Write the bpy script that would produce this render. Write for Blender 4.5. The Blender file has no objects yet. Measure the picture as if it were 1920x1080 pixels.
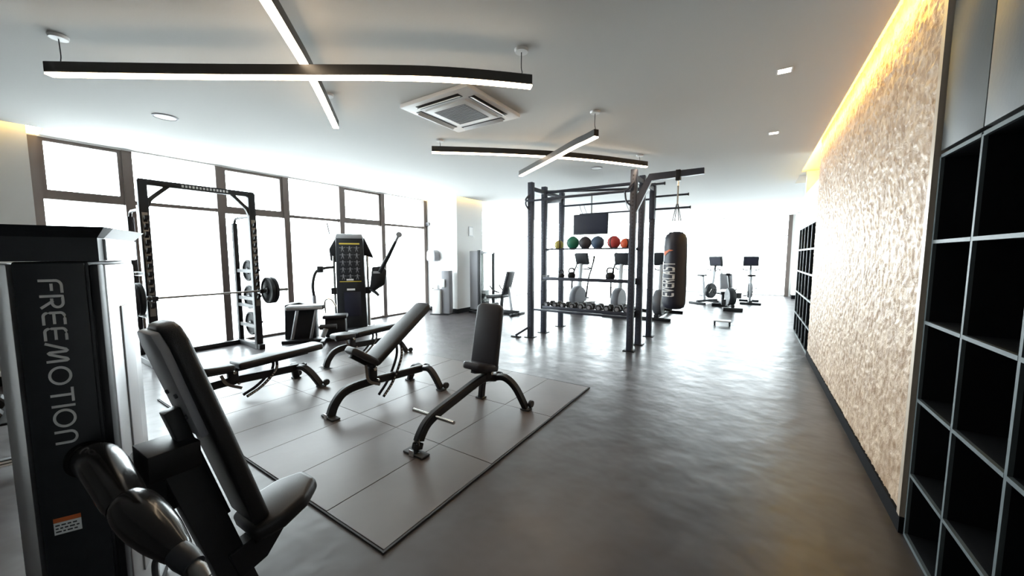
import bpy, bmesh, math, random
from mathutils import Vector, Matrix, noise
random.seed(7)
PI = math.pi
scene = bpy.context.scene
col = scene.collection

# ------------------------------------------------------------------ camera
F_PX = 690.0
PITCH = math.atan(60 / F_PX)
YAW = math.atan(452 * math.cos(PITCH) / F_PX)
CAM_H = 1.6
cam_data = bpy.data.cameras.new('camera')
cam_data.sensor_fit = 'HORIZONTAL'
cam_data.sensor_width = 36.0
cam_data.lens = F_PX / 1920.0 * 36.0
cam_data.clip_start = 0.05
cam = bpy.data.objects.new('camera', cam_data)
col.objects.link(cam)
cam.location = (0, 0, CAM_H)
cam.rotation_euler = (PI / 2 - PITCH, 0, YAW)
scene.camera = cam

# ------------------------------------------------------------------ world, exposure
world = bpy.data.worlds.new('overcast_sky')
scene.world = world
world.use_nodes = True
bg = world.node_tree.nodes['Background']
bg.inputs[0].default_value = (0.87, 0.945, 1.0, 1)
bg.inputs[1].default_value = 19.0
scene.view_settings.view_transform = 'Standard'
scene.view_settings.look = 'None'
scene.view_settings.exposure = 0.0
scene.view_settings.gamma = 1.0
scene.view_settings.use_curve_mapping = False
scene.cycles.max_bounces = 10
scene.cycles.diffuse_bounces = 5
scene.cycles.transparent_max_bounces = 16
scene.cycles.sample_clamp_indirect = 12

# room dimensions
XL, XR = -8.05, 0.80
Y0, Y1 = -2.6, 18.2
ZC = 3.2


def portal(loc, rot, sx, sy):
    l = bpy.data.lights.new('sky_portal', 'AREA')
    l.shape = 'RECTANGLE'; l.size = sx; l.size_y = sy
    l.cycles.is_portal = True
    o = bpy.data.objects.new('sky_portal', l); col.objects.link(o)
    o.location = loc; o.rotation_euler = rot


portal((XL - 0.12, 4.0, 1.58), (0, -PI / 2, 0), 3.1, 6.8)
portal((XL - 0.12, 13.5, 1.58), (0, -PI / 2, 0), 3.1, 9.3)
portal((-3.4, Y1 + 0.12, 1.58), (-PI / 2, 0, 0), 9.2, 3.1)


# ------------------------------------------------------------------ materials
def mat(name, base, rough=0.5, metal=0.0, spec=0.5, bump=None, var=None, emit=None, coat=0.0, sheen=0.0):
    m = bpy.data.materials.new(name)
    m.use_nodes = True
    nt = m.node_tree
    p = nt.nodes['Principled BSDF']
    p.inputs['Base Color'].default_value = (*base, 1)
    p.inputs['Roughness'].default_value = rough
    p.inputs['Metallic'].default_value = metal
    p.inputs['Specular IOR Level'].default_value = spec
    if coat:
        p.inputs['Coat Weight'].default_value = coat
        p.inputs['Coat Roughness'].default_value = 0.08
    if emit:
        p.inputs['Emission Color'].default_value = (*emit[0], 1)
        p.inputs['Emission Strength'].default_value = emit[1]
    tc = None
    if bump or var:
        tc = nt.nodes.new('ShaderNodeTexCoord')
    if var:
        n = nt.nodes.new('ShaderNodeTexNoise')
        n.inputs['Scale'].default_value = var[0]
        n.inputs['Detail'].default_value = 5
        nt.links.new(tc.outputs['Object'], n.inputs['Vector'])
        r = nt.nodes.new('ShaderNodeValToRGB')
        r.color_ramp.elements[0].position = 0.3
        r.color_ramp.elements[1].position = 0.7
        r.color_ramp.elements[0].color = (*[c * (1 - var[1]) for c in base], 1)
        r.color_ramp.elements[1].color = (*[min(1, c * (1 + var[1])) for c in base], 1)
        nt.links.new(n.outputs['Fac'], r.inputs['Fac'])
        nt.links.new(r.outputs['Color'], p.inputs['Base Color'])
    if bump:
        n = nt.nodes.new('ShaderNodeTexNoise')
        n.inputs['Scale'].default_value = bump[0]
        n.inputs['Detail'].default_value = 4
        nt.links.new(tc.outputs['Object'], n.inputs['Vector'])
        b = nt.nodes.new('ShaderNodeBump')
        b.inputs['Strength'].default_value = bump[1]
        b.inputs['Distance'].default_value = bump[2] if len(bump) > 2 else 0.01
        nt.links.new(n.outputs['Fac'], b.inputs['Height'])
        nt.links.new(b.outputs['Normal'], p.inputs['Normal'])
    return m


def emitter(name, color, strength):
    m = bpy.data.materials.new(name); m.use_nodes = True
    nt = m.node_tree
    for n in list(nt.nodes):
        nt.nodes.remove(n)
    e = nt.nodes.new('ShaderNodeEmission'); o = nt.nodes.new('ShaderNodeOutputMaterial')
    e.inputs[0].default_value = (*color, 1); e.inputs[1].default_value = strength
    nt.links.new(e.outputs[0], o.inputs[0])
    return m


def glass_mat():
    m = bpy.data.materials.new('clear_glass'); m.use_nodes = True
    nt = m.node_tree
    for n in list(nt.nodes):
        nt.nodes.remove(n)
    t = nt.nodes.new('ShaderNodeBsdfTransparent'); g = nt.nodes.new('ShaderNodeBsdfGlossy')
    g.inputs['Roughness'].default_value = 0.02
    t.inputs[0].default_value = (0.96, 0.98, 0.97, 1)
    fr = nt.nodes.new('ShaderNodeMath'); fr.operation = 'MULTIPLY'; fr.inputs[1].default_value = 0.18
    f0 = nt.nodes.new('ShaderNodeFresnel'); f0.inputs[0].default_value = 1.3
    nt.links.new(f0.outputs[0], fr.inputs[0])
    mx = nt.nodes.new('ShaderNodeMixShader'); o = nt.nodes.new('ShaderNodeOutputMaterial')
    nt.links.new(fr.outputs[0], mx.inputs[0]); nt.links.new(t.outputs[0], mx.inputs[1])
    nt.links.new(g.outputs[0], mx.inputs[2]); nt.links.new(mx.outputs[0], o.inputs[0])
    return m


M = {}
M['ceiling'] = mat('matte_ceiling_paint', (0.62, 0.62, 0.61), 0.9, bump=(60, 0.05))
M['wall'] = mat('white_wall_paint', (0.72, 0.72, 0.71), 0.85, bump=(70, 0.05))
M['wall_dark'] = mat('charcoal_wall_paint', (0.06, 0.058, 0.056), 0.8)
M['mullion'] = mat('bronze_window_frame', (0.12, 0.095, 0.085), 0.45, 0.2)
M['mullion_glare'] = mat('glare_pale_window_frame', (0.66, 0.65, 0.64), 0.5)  # far frames and heads coloured pale to stand for window glare
M['glass'] = glass_mat()
M['black_metal'] = mat('black_powder_coat', (0.009, 0.009, 0.011), 0.45, 0.0, 0.3, bump=(300, 0.05))
M['gloss_black'] = mat('gloss_black_casting', (0.008, 0.007, 0.007), 0.2, 0.0, 0.3, coat=0.12)
M['dark_grey'] = mat('dark_grey_paint', (0.017, 0.019, 0.023), 0.42, 0.0, 0.35)
M['rig_metal'] = mat('rig_haze_lightened_graphite', (0.045, 0.05, 0.07), 0.4, 0.2)  # graphite lightened a little, window haze put into the colour
M['silver'] = mat('brushed_aluminium', (0.62, 0.62, 0.63), 0.32, 0.85, bump=(90, 0.04))
M['silver_paint'] = mat('silver_grey_paint', (0.42, 0.43, 0.45), 0.4, 0.3)
M['steel'] = mat('dull_steel', (0.20, 0.19, 0.18), 0.4, 0.9)
M['chrome'] = mat('worn_chrome', (0.7, 0.69, 0.66), 0.22, 1.0)
M['upholstery'] = mat('black_vinyl_upholstery', (0.011, 0.010, 0.011), 0.42, 0.0, 0.4, bump=(250, 0.12))
M['upholstery_grey'] = mat('charcoal_vinyl_upholstery', (0.022, 0.021, 0.027), 0.5, 0.0, 0.4, bump=(250, 0.12))
M['rubber'] = mat('black_rubber', (0.018, 0.018, 0.02), 0.65)
M['iron'] = mat('cast_iron_plate', (0.009, 0.010, 0.012), 0.6, 0.0, 0.25, bump=(120, 0.1))
M['letter'] = mat('silver_lettering', (0.66, 0.65, 0.64), 0.5)
M['white'] = mat('white_plastic', (0.78, 0.78, 0.78), 0.45)
M['mid_grey'] = mat('mid_grey_cover', (0.10, 0.105, 0.12), 0.5)
M['grey_plastic'] = mat('grey_plastic', (0.24, 0.24, 0.26), 0.5)
M['orange'] = mat('orange_print', (0.62, 0.13, 0.03), 0.5)
M['yellow'] = mat('yellow_print', (0.75, 0.55, 0.08), 0.5)
M['ink'] = mat('dark_print', (0.02, 0.02, 0.025), 0.6)
M['cubby'] = mat('black_laminate', (0.007, 0.008, 0.010), 0.6, 0.0, 0.2, bump=(200, 0.05))
M['cubby_edge'] = mat('grey_shelf_edge', (0.085, 0.105, 0.112), 0.5, 0.0, 0.4)
M['cabinet_door'] = mat('grey_brushed_laminate', (0.062, 0.063, 0.061), 0.5, 0.0, 0.3, bump=(40, 0.05))
M['skirting'] = mat('black_skirting', (0.005, 0.005, 0.006), 0.8, 0.0, 0.08)
M['trim'] = mat('champagne_trim', (0.45, 0.37, 0.29), 0.4, 0.4)
M['bag'] = mat('black_navy_vinyl', (0.018, 0.020, 0.034), 0.42, bump=(30, 0.15))
M['lamp_body'] = mat('black_lamp_housing', (0.018, 0.016, 0.015), 0.5)
M['led'] = emitter('warm_white_diffuser', (1.0, 0.78, 0.54), 20.0)
M['cove'] = emitter('amber_led_strip', (1.0, 0.63, 0.10), 100.0)
M['cove_dim'] = emitter('amber_led_strip_dim', (1.0, 0.66, 0.22), 22.0)
M['down'] = emitter('downlight_lens', (1.0, 0.93, 0.85), 12.0)
M['screen'] = mat('dark_screen', (0.02, 0.021, 0.035), 0.18)
M['terrace'] = mat('pale_terrace_paving', (0.75, 0.75, 0.74), 0.8, var=(0.6, 0.06))
M['mat_edge'] = mat('mat_black_edge', (0.012, 0.012, 0.012), 0.7)


def floor_mat():
    m = mat('dark_vinyl_floor', (0.075, 0.07, 0.068), 0.34)
    nt = m.node_tree; p = nt.nodes['Principled BSDF']
    tc = nt.nodes.new('ShaderNodeTexCoord')
    n1 = nt.nodes.new('ShaderNodeTexNoise'); n1.inputs['Scale'].default_value = 1.3; n1.inputs['Detail'].default_value = 6
    n2 = nt.nodes.new('ShaderNodeTexNoise'); n2.inputs['Scale'].default_value = 3.2; n2.inputs['Detail'].default_value = 3
    nt.links.new(tc.outputs['Object'], n1.inputs['Vector']); nt.links.new(tc.outputs['Object'], n2.inputs['Vector'])
    r = nt.nodes.new('ShaderNodeValToRGB')
    r.color_ramp.elements[0].color = (0.034, 0.030, 0.032, 1); r.color_ramp.elements[1].color = (0.057, 0.049, 0.051, 1)
    r.color_ramp.elements[0].position = 0.3; r.color_ramp.elements[1].position = 0.7
    nt.links.new(n1.outputs['Fac'], r.inputs['Fac']); nt.links.new(r.outputs['Color'], p.inputs['Base Color'])
    mr = nt.nodes.new('ShaderNodeMapRange')
    mr.interpolation_type = 'SMOOTHSTEP'
    mr.inputs['From Min'].default_value = 0.15; mr.inputs['From Max'].default_value = 0.85
    mr.inputs['To Min'].default_value = 0.29; mr.inputs['To Max'].default_value = 0.42
    nt.links.new(n2.outputs['Fac'], mr.inputs['Value']); nt.links.new(mr.outputs[0], p.inputs['Roughness'])
    b = nt.nodes.new('ShaderNodeBump'); b.inputs['Strength'].default_value = 0.2; b.inputs['Distance'].default_value = 0.03
    n3 = nt.nodes.new('ShaderNodeTexNoise'); n3.inputs['Scale'].default_value = 4.0; n3.inputs['Detail'].default_value = 2; n3.noise_dimensions = '2D'
    nt.links.new(tc.outputs['Object'], n3.inputs['Vector'])
    nt.links.new(n3.outputs['Fac'], b.inputs['Height']); nt.links.new(b.outputs['Normal'], p.inputs['Normal'])
    return m


M['floor'] = floor_mat()
M['mat'] = mat('rubber_mat_surface', (0.082, 0.066, 0.060), 0.42, 0, 0.5, bump=(14, 0.06), var=(2.0, 0.12))


def gold_mat():
    m = mat('gold_relief_wallcovering', (0.5, 0.38, 0.25), 0.48, 0.12)
    nt = m.node_tree; p = nt.nodes['Principled BSDF']
    tc = nt.nodes.new('ShaderNodeTexCoord')
    n = nt.nodes.new('ShaderNodeTexNoise'); n.inputs['Scale'].default_value = 11; n.inputs['Detail'].default_value = 3
    n.inputs['Distortion'].default_value = 1.2
    nt.links.new(tc.outputs['Object'], n.inputs['Vector'])
    r = nt.nodes.new('ShaderNodeValToRGB')
    r.color_ramp.elements[0].color = (0.29, 0.18, 0.105, 1); r.color_ramp.elements[1].color = (0.50, 0.37, 0.26, 1)
    r.color_ramp.elements[0].position = 0.35; r.color_ramp.elements[1].position = 0.65
    nt.links.new(n.outputs['Fac'], r.inputs['Fac']); nt.links.new(r.outputs['Color'], p.inputs['Base Color'])
    v = nt.nodes.new('ShaderNodeTexNoise'); v.inputs['Scale'].default_value = 38; v.inputs['Detail'].default_value = 2
    v.inputs['Distortion'].default_value = 1.5
    nt.links.new(tc.outputs['Object'], v.inputs['Vector'])
    b = nt.nodes.new('ShaderNodeBump'); b.inputs['Strength'].default_value = 0.35; b.inputs['Distance'].default_value = 0.012
    nt.links.new(v.outputs['Fac'], b.inputs['Height']); nt.links.new(b.outputs['Normal'], p.inputs['Normal'])
    return m


M['gold'] = gold_mat()


# ------------------------------------------------------------------ geometry helpers
def V(*a):
    return Vector(a)


class MB:
    """collects shapes into one bmesh"""
    def __init__(s):
        s.bm = bmesh.new()

    def box(s, c, size, rot=None, bevel=0.0, seg=2):
        r = bmesh.ops.create_cube(s.bm, size=1.0)
        vs = r['verts']
        mtx = Matrix.Translation(Vector(c)) @ (rot.to_4x4() if rot else Matrix.Identity(4)) @ Matrix.Diagonal((*size, 1))
        bmesh.ops.transform(s.bm, matrix=mtx, verts=vs)
        if bevel > 0:
            es = list({e for v in vs for e in v.link_edges})
            bmesh.ops.bevel(s.bm, geom=es, offset=bevel, segments=seg, profile=0.5, affect='EDGES', clamp_overlap=True)
        return s

    def span(s, a, b, bevel=0.0):
        c = [(a[i] + b[i]) / 2 for i in range(3)]
        return s.box(c, [max(abs(b[i] - a[i]), 1e-4) for i in range(3)], None, bevel)

    def beam(s, p0, p1, w, h, bevel=0.0, up=(0, 0, 1)):
        p0, p1 = Vector(p0), Vector(p1)
        d = p1 - p0; L = d.length; d.normalize()
        u = Vector(up)
        if abs(d.dot(u)) > 0.97:
            u = Vector((0, 1, 0))
        x = d.cross(u).normalized(); z = x.cross(d).normalized()
        rot = Matrix((x, d, z)).transposed()
        return s.box((p0 + p1) / 2, (w, L, h), rot, bevel)

    def tube(s, pts, r, seg=10, cap=True, flat=1.0):
        pts = [Vector(p) for p in pts]
        n = len(pts)
        rs = r if isinstance(r, (list, tuple)) else [r] * n
        rings = []
        prev = None
        for i in range(n):
            if i == 0: t = pts[1] - pts[0]
            elif i == n - 1: t = pts[-1] - pts[-2]
            else: t = (pts[i + 1] - pts[i]).normalized() + (pts[i] - pts[i - 1]).normalized()
            t.normalize()
            if prev is None:
                a = Vector((0, 0, 1)) if abs(t.z) < 0.9 else Vector((1, 0, 0))
                x = t.cross(a).normalized()
            else:
                x = (prev - t * prev.dot(t)).normalized()
            prev = x
            y = t.cross(x).normalized()
            rings.append([s.bm.verts.new(pts[i] + (x * math.cos(2 * PI * k / seg) + y * math.sin(2 * PI * k / seg) * flat) * rs[i]) for k in range(seg)])
        for i in range(n - 1):
            for k in range(seg):
                s.bm.faces.new((rings[i][k], rings[i][(k + 1) % seg], rings[i + 1][(k + 1) % seg], rings[i + 1][k]))
        if cap:
            s.bm.faces.new(list(reversed(rings[0]))); s.bm.faces.new(rings[-1])
        return s

    def sweep(s, pts, w, h, up=(0, 0, 1), bev=0.0):
        """rectangular section swept along a path"""
        pts = [Vector(p) for p in pts]; n = len(pts); up = Vector(up)
        rings = []
        for i in range(n):
            if i == 0: t = pts[1] - pts[0]
            elif i == n - 1: t = pts[-1] - pts[-2]
            else: t = (pts[i + 1] - pts[i]).normalized() + (pts[i] - pts[i - 1]).normalized()
            t.normalize()
            x = t.cross(up)
            x.normalize(); z = x.cross(t).normalized()
            c = bev
            sec = [(-w/2+c, -h/2), (w/2-c, -h/2), (w/2, -h/2+c), (w/2, h/2-c), (w/2-c, h/2), (-w/2+c, h/2), (-w/2, h/2-c), (-w/2, -h/2+c)] if c else [(-w/2, -h/2), (w/2, -h/2), (w/2, h/2), (-w/2, h/2)]
            rings.append([s.bm.verts.new(pts[i] + x * a + z * b) for a, b in sec])
        m = len(rings[0])
        for i in range(n - 1):
            for k in range(m):
                s.bm.faces.new((rings[i][k], rings[i][(k + 1) % m], rings[i + 1][(k + 1) % m], rings[i + 1][k]))
        s.bm.faces.new(list(reversed(rings[0]))); s.bm.faces.new(rings[-1])
        return s

    def lathe(s, prof, seg=24, c=(0, 0, 0), axis='z'):
        """prof: list of (radius, height)"""
        rot = {'z': Matrix.Identity(3), 'y': Matrix.Rotation(-PI / 2, 3, 'X'), 'x': Matrix.Rotation(PI / 2, 3, 'Y')}[axis] if isinstance(axis, str) else axis
        rings = []
        for r, h in prof:
            if r < 1e-6:
                rings.append([s.bm.verts.new(Vector(c) + rot @ Vector((0, 0, h)))])
            else:
                rings.append([s.bm.verts.new(Vector(c) + rot @ Vector((r * math.cos(2 * PI * k / seg), r * math.sin(2 * PI * k / seg), h))) for k in range(seg)])
        for a, b in zip(rings, rings[1:]):
            if len(a) == 1 and len(b) == 1: continue
            for k in range(seg):
                k2 = (k + 1) % seg
                if len(a) == 1: s.bm.faces.new((a[0], b[k2], b[k]))
                elif len(b) == 1: s.bm.faces.new((a[k], a[k2], b[0]))
                else: s.bm.faces.new((a[k], a[k2], b[k2], b[k]))
        if len(rings[0]) > 1: s.bm.faces.new(list(reversed(rings[0])))
        if len(rings[-1]) > 1: s.bm.faces.new(rings[-1])
        return s

    def prism(s, poly, p0, ax, ay, az, depth, bevel=0.0, seg=2):
        """polygon in the (ax, ay) plane through p0, extruded by depth along az"""
        p0, ax, ay, az = Vector(p0), Vector(ax), Vector(ay), Vector(az)
        a = [s.bm.verts.new(p0 + ax * x + ay * y) for x, y in poly]
        b = [s.bm.verts.new(p0 + ax * x + ay * y + az * depth) for x, y in poly]
        n = len(poly)
        fs = [s.bm.faces.new(list(reversed(a))), s.bm.faces.new(b)]
        for k in range(n):
            fs.append(s.bm.faces.new((a[k], a[(k + 1) % n], b[(k + 1) % n], b[k])))
        bmesh.ops.recalc_face_normals(s.bm, faces=fs)
        if bevel:
            es = list({e for f in fs for e in f.edges})
            bmesh.ops.bevel(s.bm, geom=es, offset=bevel, segments=seg, profile=0.5, affect='EDGES', clamp_overlap=True)
        return s

    def build(s, name, m, parent=None, smooth=True, angle=38):
        bmesh.ops.recalc_face_normals(s.bm, faces=s.bm.faces)
        me = bpy.data.meshes.new(name)
        s.bm.to_mesh(me); s.bm.free()
        me.materials.append(M[m] if isinstance(m, str) else m)
        if smooth:
            for p in me.polygons: p.use_smooth = True
            me.set_sharp_from_angle(angle=math.radians(angle))
        o = bpy.data.objects.new(name, me); col.objects.link(o)
        if parent: o.parent = parent
        return o


def share(src, name, parent=None, loc=(0, 0, 0), rot=(0, 0, 0)):
    o = bpy.data.objects.new(name, src.data); col.objects.link(o)
    o.parent = parent; o.location = loc; o.rotation_euler = rot
    return o


def tag(o, label, cat, group=None):
    o['label'] = label; o['category'] = cat
    if group: o['group'] = group
    return o


def thing(name, label, cat, loc=(0, 0, 0), rz=0.0, group=None):
    o = bpy.data.objects.new(name, None); col.objects.link(o)
    o.empty_display_size = 0.1
    o.location = loc; o.rotation_euler = (0, 0, rz)
    return tag(o, label, cat, group)


def struct(o):
    o['kind'] = 'structure'
    return o


def sroot(name, loc=(0, 0, 0)):
    o = bpy.data.objects.new(name, None); col.objects.link(o); o.location = loc
    return struct(o)


def copy_tree(o, parent=None):
    c = o.copy(); col.objects.link(c); c.parent = parent
    for ch in o.children:
        copy_tree(ch, c)
    return c


def bez(pts, n=8):
    """Catmull-Rom through points"""
    P = [Vector(p) for p in pts]
    P = [P[0] * 2 - P[1]] + P + [P[-1] * 2 - P[-2]]
    out = []
    for i in range(1, len(P) - 2):
        for k in range(n):
            t = k / n
            a, b, c, d = P[i - 1], P[i], P[i + 1], P[i + 2]
            out.append(0.5 * ((2 * b) + (c - a) * t + (2 * a - 5 * b + 4 * c - d) * t * t + (3 * b - a - 3 * c + d) * t ** 3))
    out.append(P[-2].copy())
    return out


# stroke lettering --------------------------------------------------
def arc(cx, cy, rx, ry, a0, a1, n=10):
    return [(cx + rx * math.cos(math.radians(a0 + (a1 - a0) * k / n)), cy + ry * math.sin(math.radians(a0 + (a1 - a0) * k / n))) for k in range(n + 1)]


GL = {   # unit-high glyphs: (advance, strokes)
    'F': (0.74, [arc(0.28, 0.72, 0.28, 0.28, 180, 90) + [(0.62, 1.0)], [(0.0, 0.0), (0.0, 0.72)], [(0.24, 0.52), (0.5, 0.52)]]),
    'R': (0.80, [[(0.0, 0.0), (0.0, 1.0), (0.36, 1.0)] + arc(0.36, 0.74, 0.26, 0.26, 90, -90) + [(0.2, 0.48)], [(0.3, 0.48), (0.62, 0.0)]]),
    'E': (0.76, [[(0.6, 1.0), (0.2, 1.0)] + arc(0.2, 0.8, 0.2, 0.2, 90, 180) + [(0.0, 0.2)] + arc(0.2, 0.2, 0.2, 0.2, 180, 270) + [(0.6, 0.0)], [(0.05, 0.5), (0.56, 0.5)]]),
    'M': (1.14, [[(-0.04, 0.0), (0.30, 0.90), (0.38, 0.97), (0.43, 0.90), (0.45, 0.12), (0.49, 0.04), (0.55, 0.10), (0.84, 0.92), (0.91, 0.97), (0.95, 0.90), (0.97, 0.0)]]),
    'O': (1.08, [arc(0.47, 0.5, 0.47, 0.5, 90, 450, 28)]),
    'T': (0.78, [[(0.0, 1.0), (0.68, 1.0)], [(0.34, 1.0), (0.34, 0.0)]]),
    'I': (0.26, [[(0.06, 0.0), (0.06, 1.0)]]),
    'N': (0.78, [[(0.0, 0.0), (0.0, 0.68)] + arc(0.32, 0.68, 0.32, 0.32, 180, 0, 14) + [(0.64, 0.0)]]),
    'V': (0.78, [[(0.0, 1.0), (0.32, 0.0), (0.64, 1.0)]]),
    'L': (0.70, [[(0.0, 1.0), (0.0, 0.0), (0.56, 0.0)]]),
    'A': (0.80, [[(0.0, 0.0), (0.33, 1.0), (0.66, 0.0)], [(0.14, 0.36), (0.52, 0.36)]]),
    'S': (0.76, [[(0.58, 1.0), (0.2, 1.0)] + arc(0.2, 0.76, 0.2, 0.24, 90, 270) + [(0.38, 0.52)] + arc(0.38, 0.26, 0.2, 0.26, 90, -90) + [(0.0, 0.0)]]),
}


def text_width(word):
    return sum(GL[c][0] for c in word)


def glyph_mesh(c, w, fn, thick, sub=0.12):
    """fn(x, y, h) -> 3D point; h = height off the surface"""
    mb = MB(); bm = mb.bm
    for st in GL[c][1]:
        pts = [Vector((a, b)) for a, b in st]
        q = [pts[0]]
        for a, b in zip(pts, pts[1:]):
            k = max(1, int((b - a).length / sub))
            for i in range(1, k + 1): q.append(a + (b - a) * i / k)
        pts = q; n = len(pts)
        d0 = (pts[1] - pts[0]).normalized(); d1 = (pts[-1] - pts[-2]).normalized()
        closed = (pts[0] - pts[-1]).length < 1e-4
        if not closed:
            pts[0] = pts[0] - d0 * w * 0.5; pts[-1] = pts[-1] + d1 * w * 0.5
        rows = []
        for i in range(n):
            if i == 0: t = d0
            elif i == n - 1: t = d1
            else: t = ((pts[i + 1] - pts[i]).normalized() + (pts[i] - pts[i - 1]).normalized()).normalized()
            s_ = Vector((-t.y, t.x)) * (w / 2)
            a, b = pts[i] + s_, pts[i] - s_
            rows.append([bm.verts.new(fn(a.x, a.y, thick)), bm.verts.new(fn(b.x, b.y, thick)), bm.verts.new(fn(b.x, b.y, 0)), bm.verts.new(fn(a.x, a.y, 0))])
        for r0, r1 in zip(rows, rows[1:]):
            for k in range(4):
                bm.faces.new((r0[k], r0[(k + 1) % 4], r1[(k + 1) % 4], r1[k]))
        bm.faces.new(rows[0]); bm.faces.new(list(reversed(rows[-1])))
    return mb


# ================================================================== THE SETTING
struct(MB().span((XL - 0.2, Y0 - 0.2, -0.12), (1.75, Y1 + 0.2, 0)).build('floor', 'floor', smooth=False))
tr = MB().span((-40, -25, -0.45), (30, 45, -0.35)).build('ground_outside', 'terrace', smooth=False)
struct(tr)

# ceiling with slots round the columns and along the right wall
COLS = [(-8.3, -7.68, -0.25, 0.66), (-8.3, -6.85, 7.72, 8.87)]   # x0,x1,y0,y1
SL = 0.13
holes = [(c[0], c[1] + SL, c[2] - SL, c[3] + SL) for c in COLS] + [(0.70, 3.0, 2.0, 10.4)]
xs = sorted({XL - 0.2, 1.75} | {h[i] for h in holes for i in (0, 1) if XL - 0.2 < h[i] < 1.75})
ys = sorted({Y0 - 0.2, Y1 + 0.2} | {h[i] for h in holes for i in (2, 3)})
mb = MB()
for xa, xb in zip(xs, xs[1:]):
    for ya, yb in zip(ys, ys[1:]):
        cx, cy = (xa + xb) / 2, (ya + yb) / 2
        if any(h[0] < cx < h[1] and h[2] < cy < h[3] for h in holes): continue
        mb.span((xa, ya, ZC), (xb, yb, ZC + 0.16))
bmesh.ops.remove_doubles(mb.bm, verts=mb.bm.verts, dist=1e-4)
ceil = struct(mb.build('ceiling', 'ceiling', smooth=False))
MB().span((XL - 0.2, Y0 - 0.2, ZC + 0.165), (1.75, Y1 + 0.2, ZC + 0.3)).build('ceiling_slab', 'ceiling', ceil, smooth=False)

# columns
for i, c in enumerate(COLS):
    o = struct(MB().span((c[0], c[2], 0), (c[1], c[3], ZC + 0.16)).build('wall_column_%d' % (i + 1), 'wall', smooth=False))
    MB().span((c[0], c[2] - 0.012, 0.0), (c[1] + 0.012, c[3] + 0.012, 0.12)).build('skirting', 'skirting', o, smooth=False)

# walls that close the room
struct(MB().span((XL - 0.2, Y0 - 0.2, 0), (1.75, Y0, ZC)).build('wall_front', 'wall_dark', smooth=False))  # unseen wall, toned dark so it throws less light on the foreground
struct(MB().span((XL - 0.2, Y0, 0), (XL, -0.25, ZC)).build('wall_left', 'wall', smooth=False))
struct(MB().span((1.2, Y0, 0), (1.4, 2.9, ZC)).build('wall_right_near', 'wall', smooth=False))
struct(MB().span((1.55, 9.95, 0), (1.75, Y1, ZC)).build('wall_right_far', 'wall', smooth=False))
struct(MB().span((0.86, 9.9, 0), (1.75, 10.0, ZC + 0.16)).build('wall_right_return', 'wall', smooth=False))
struct(MB().span((1.22, 7.42, 0), (1.4, 9.9, ZC + 0.16)).build('wall_right_cubby', 'wall', smooth=False))
o = struct(MB().span((1.28, 17.2, 0), (1.55, 17.6, ZC)).build('wall_pier', 'wall', smooth=False))
MB().span((1.265, 17.185, 0), (1.55, 17.6, 0.14)).build('skirting', 'skirting', o, smooth=False)

# relief feature wall: a displaced grid with real depth
bm = bmesh.new()
ya, yb, za, zb = 2.95, 7.40, 0.10, ZC + 0.16
ny, nz = 380, 276
grid = []
for i in range(ny + 1):
    y = ya + (yb - ya) * i / ny; row = []
    for k in range(nz + 1):
        z = za + (zb - za) * k / nz
        p = Vector((y * 22, z * 22, 3.1))
        q = p + noise.noise_vector(p * 0.55) * 1.1
        h = 1.0 - abs(noise.noise(Vector((q.x, q.y * 0.8, 0.5))) * 2.4)
        h = max(0.0, min(1.0, h)) ** 1.5
        row.append(bm.verts.new((XR - 0.004 - 0.0075 * h, y, z)))
    grid.append(row)
for i in range(ny):
    for k in range(nz):
        bm.faces.new((grid[i][k], grid[i][k + 1], grid[i + 1][k + 1], grid[i + 1][k]))
mb = MB(); mb.bm.free(); mb.bm = bm
wr = struct(mb.build('wall_right', 'gold', angle=180))
MB().span((XR, ya, 0), (XR + 0.2, yb, zb)).build('wall_core', 'wall', wr, smooth=False)
struct(MB().span((XR - 0.022, 2.905, 0.10), (XR + 0.04, 2.95, ZC + 0.16)).build('trim_1', 'trim', smooth=False))
struct(MB().span((XR - 0.02, 2.905, 0), (XR + 0.04, 7.42, 0.10)).build('baseboard_right', 'skirting', smooth=False))


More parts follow.
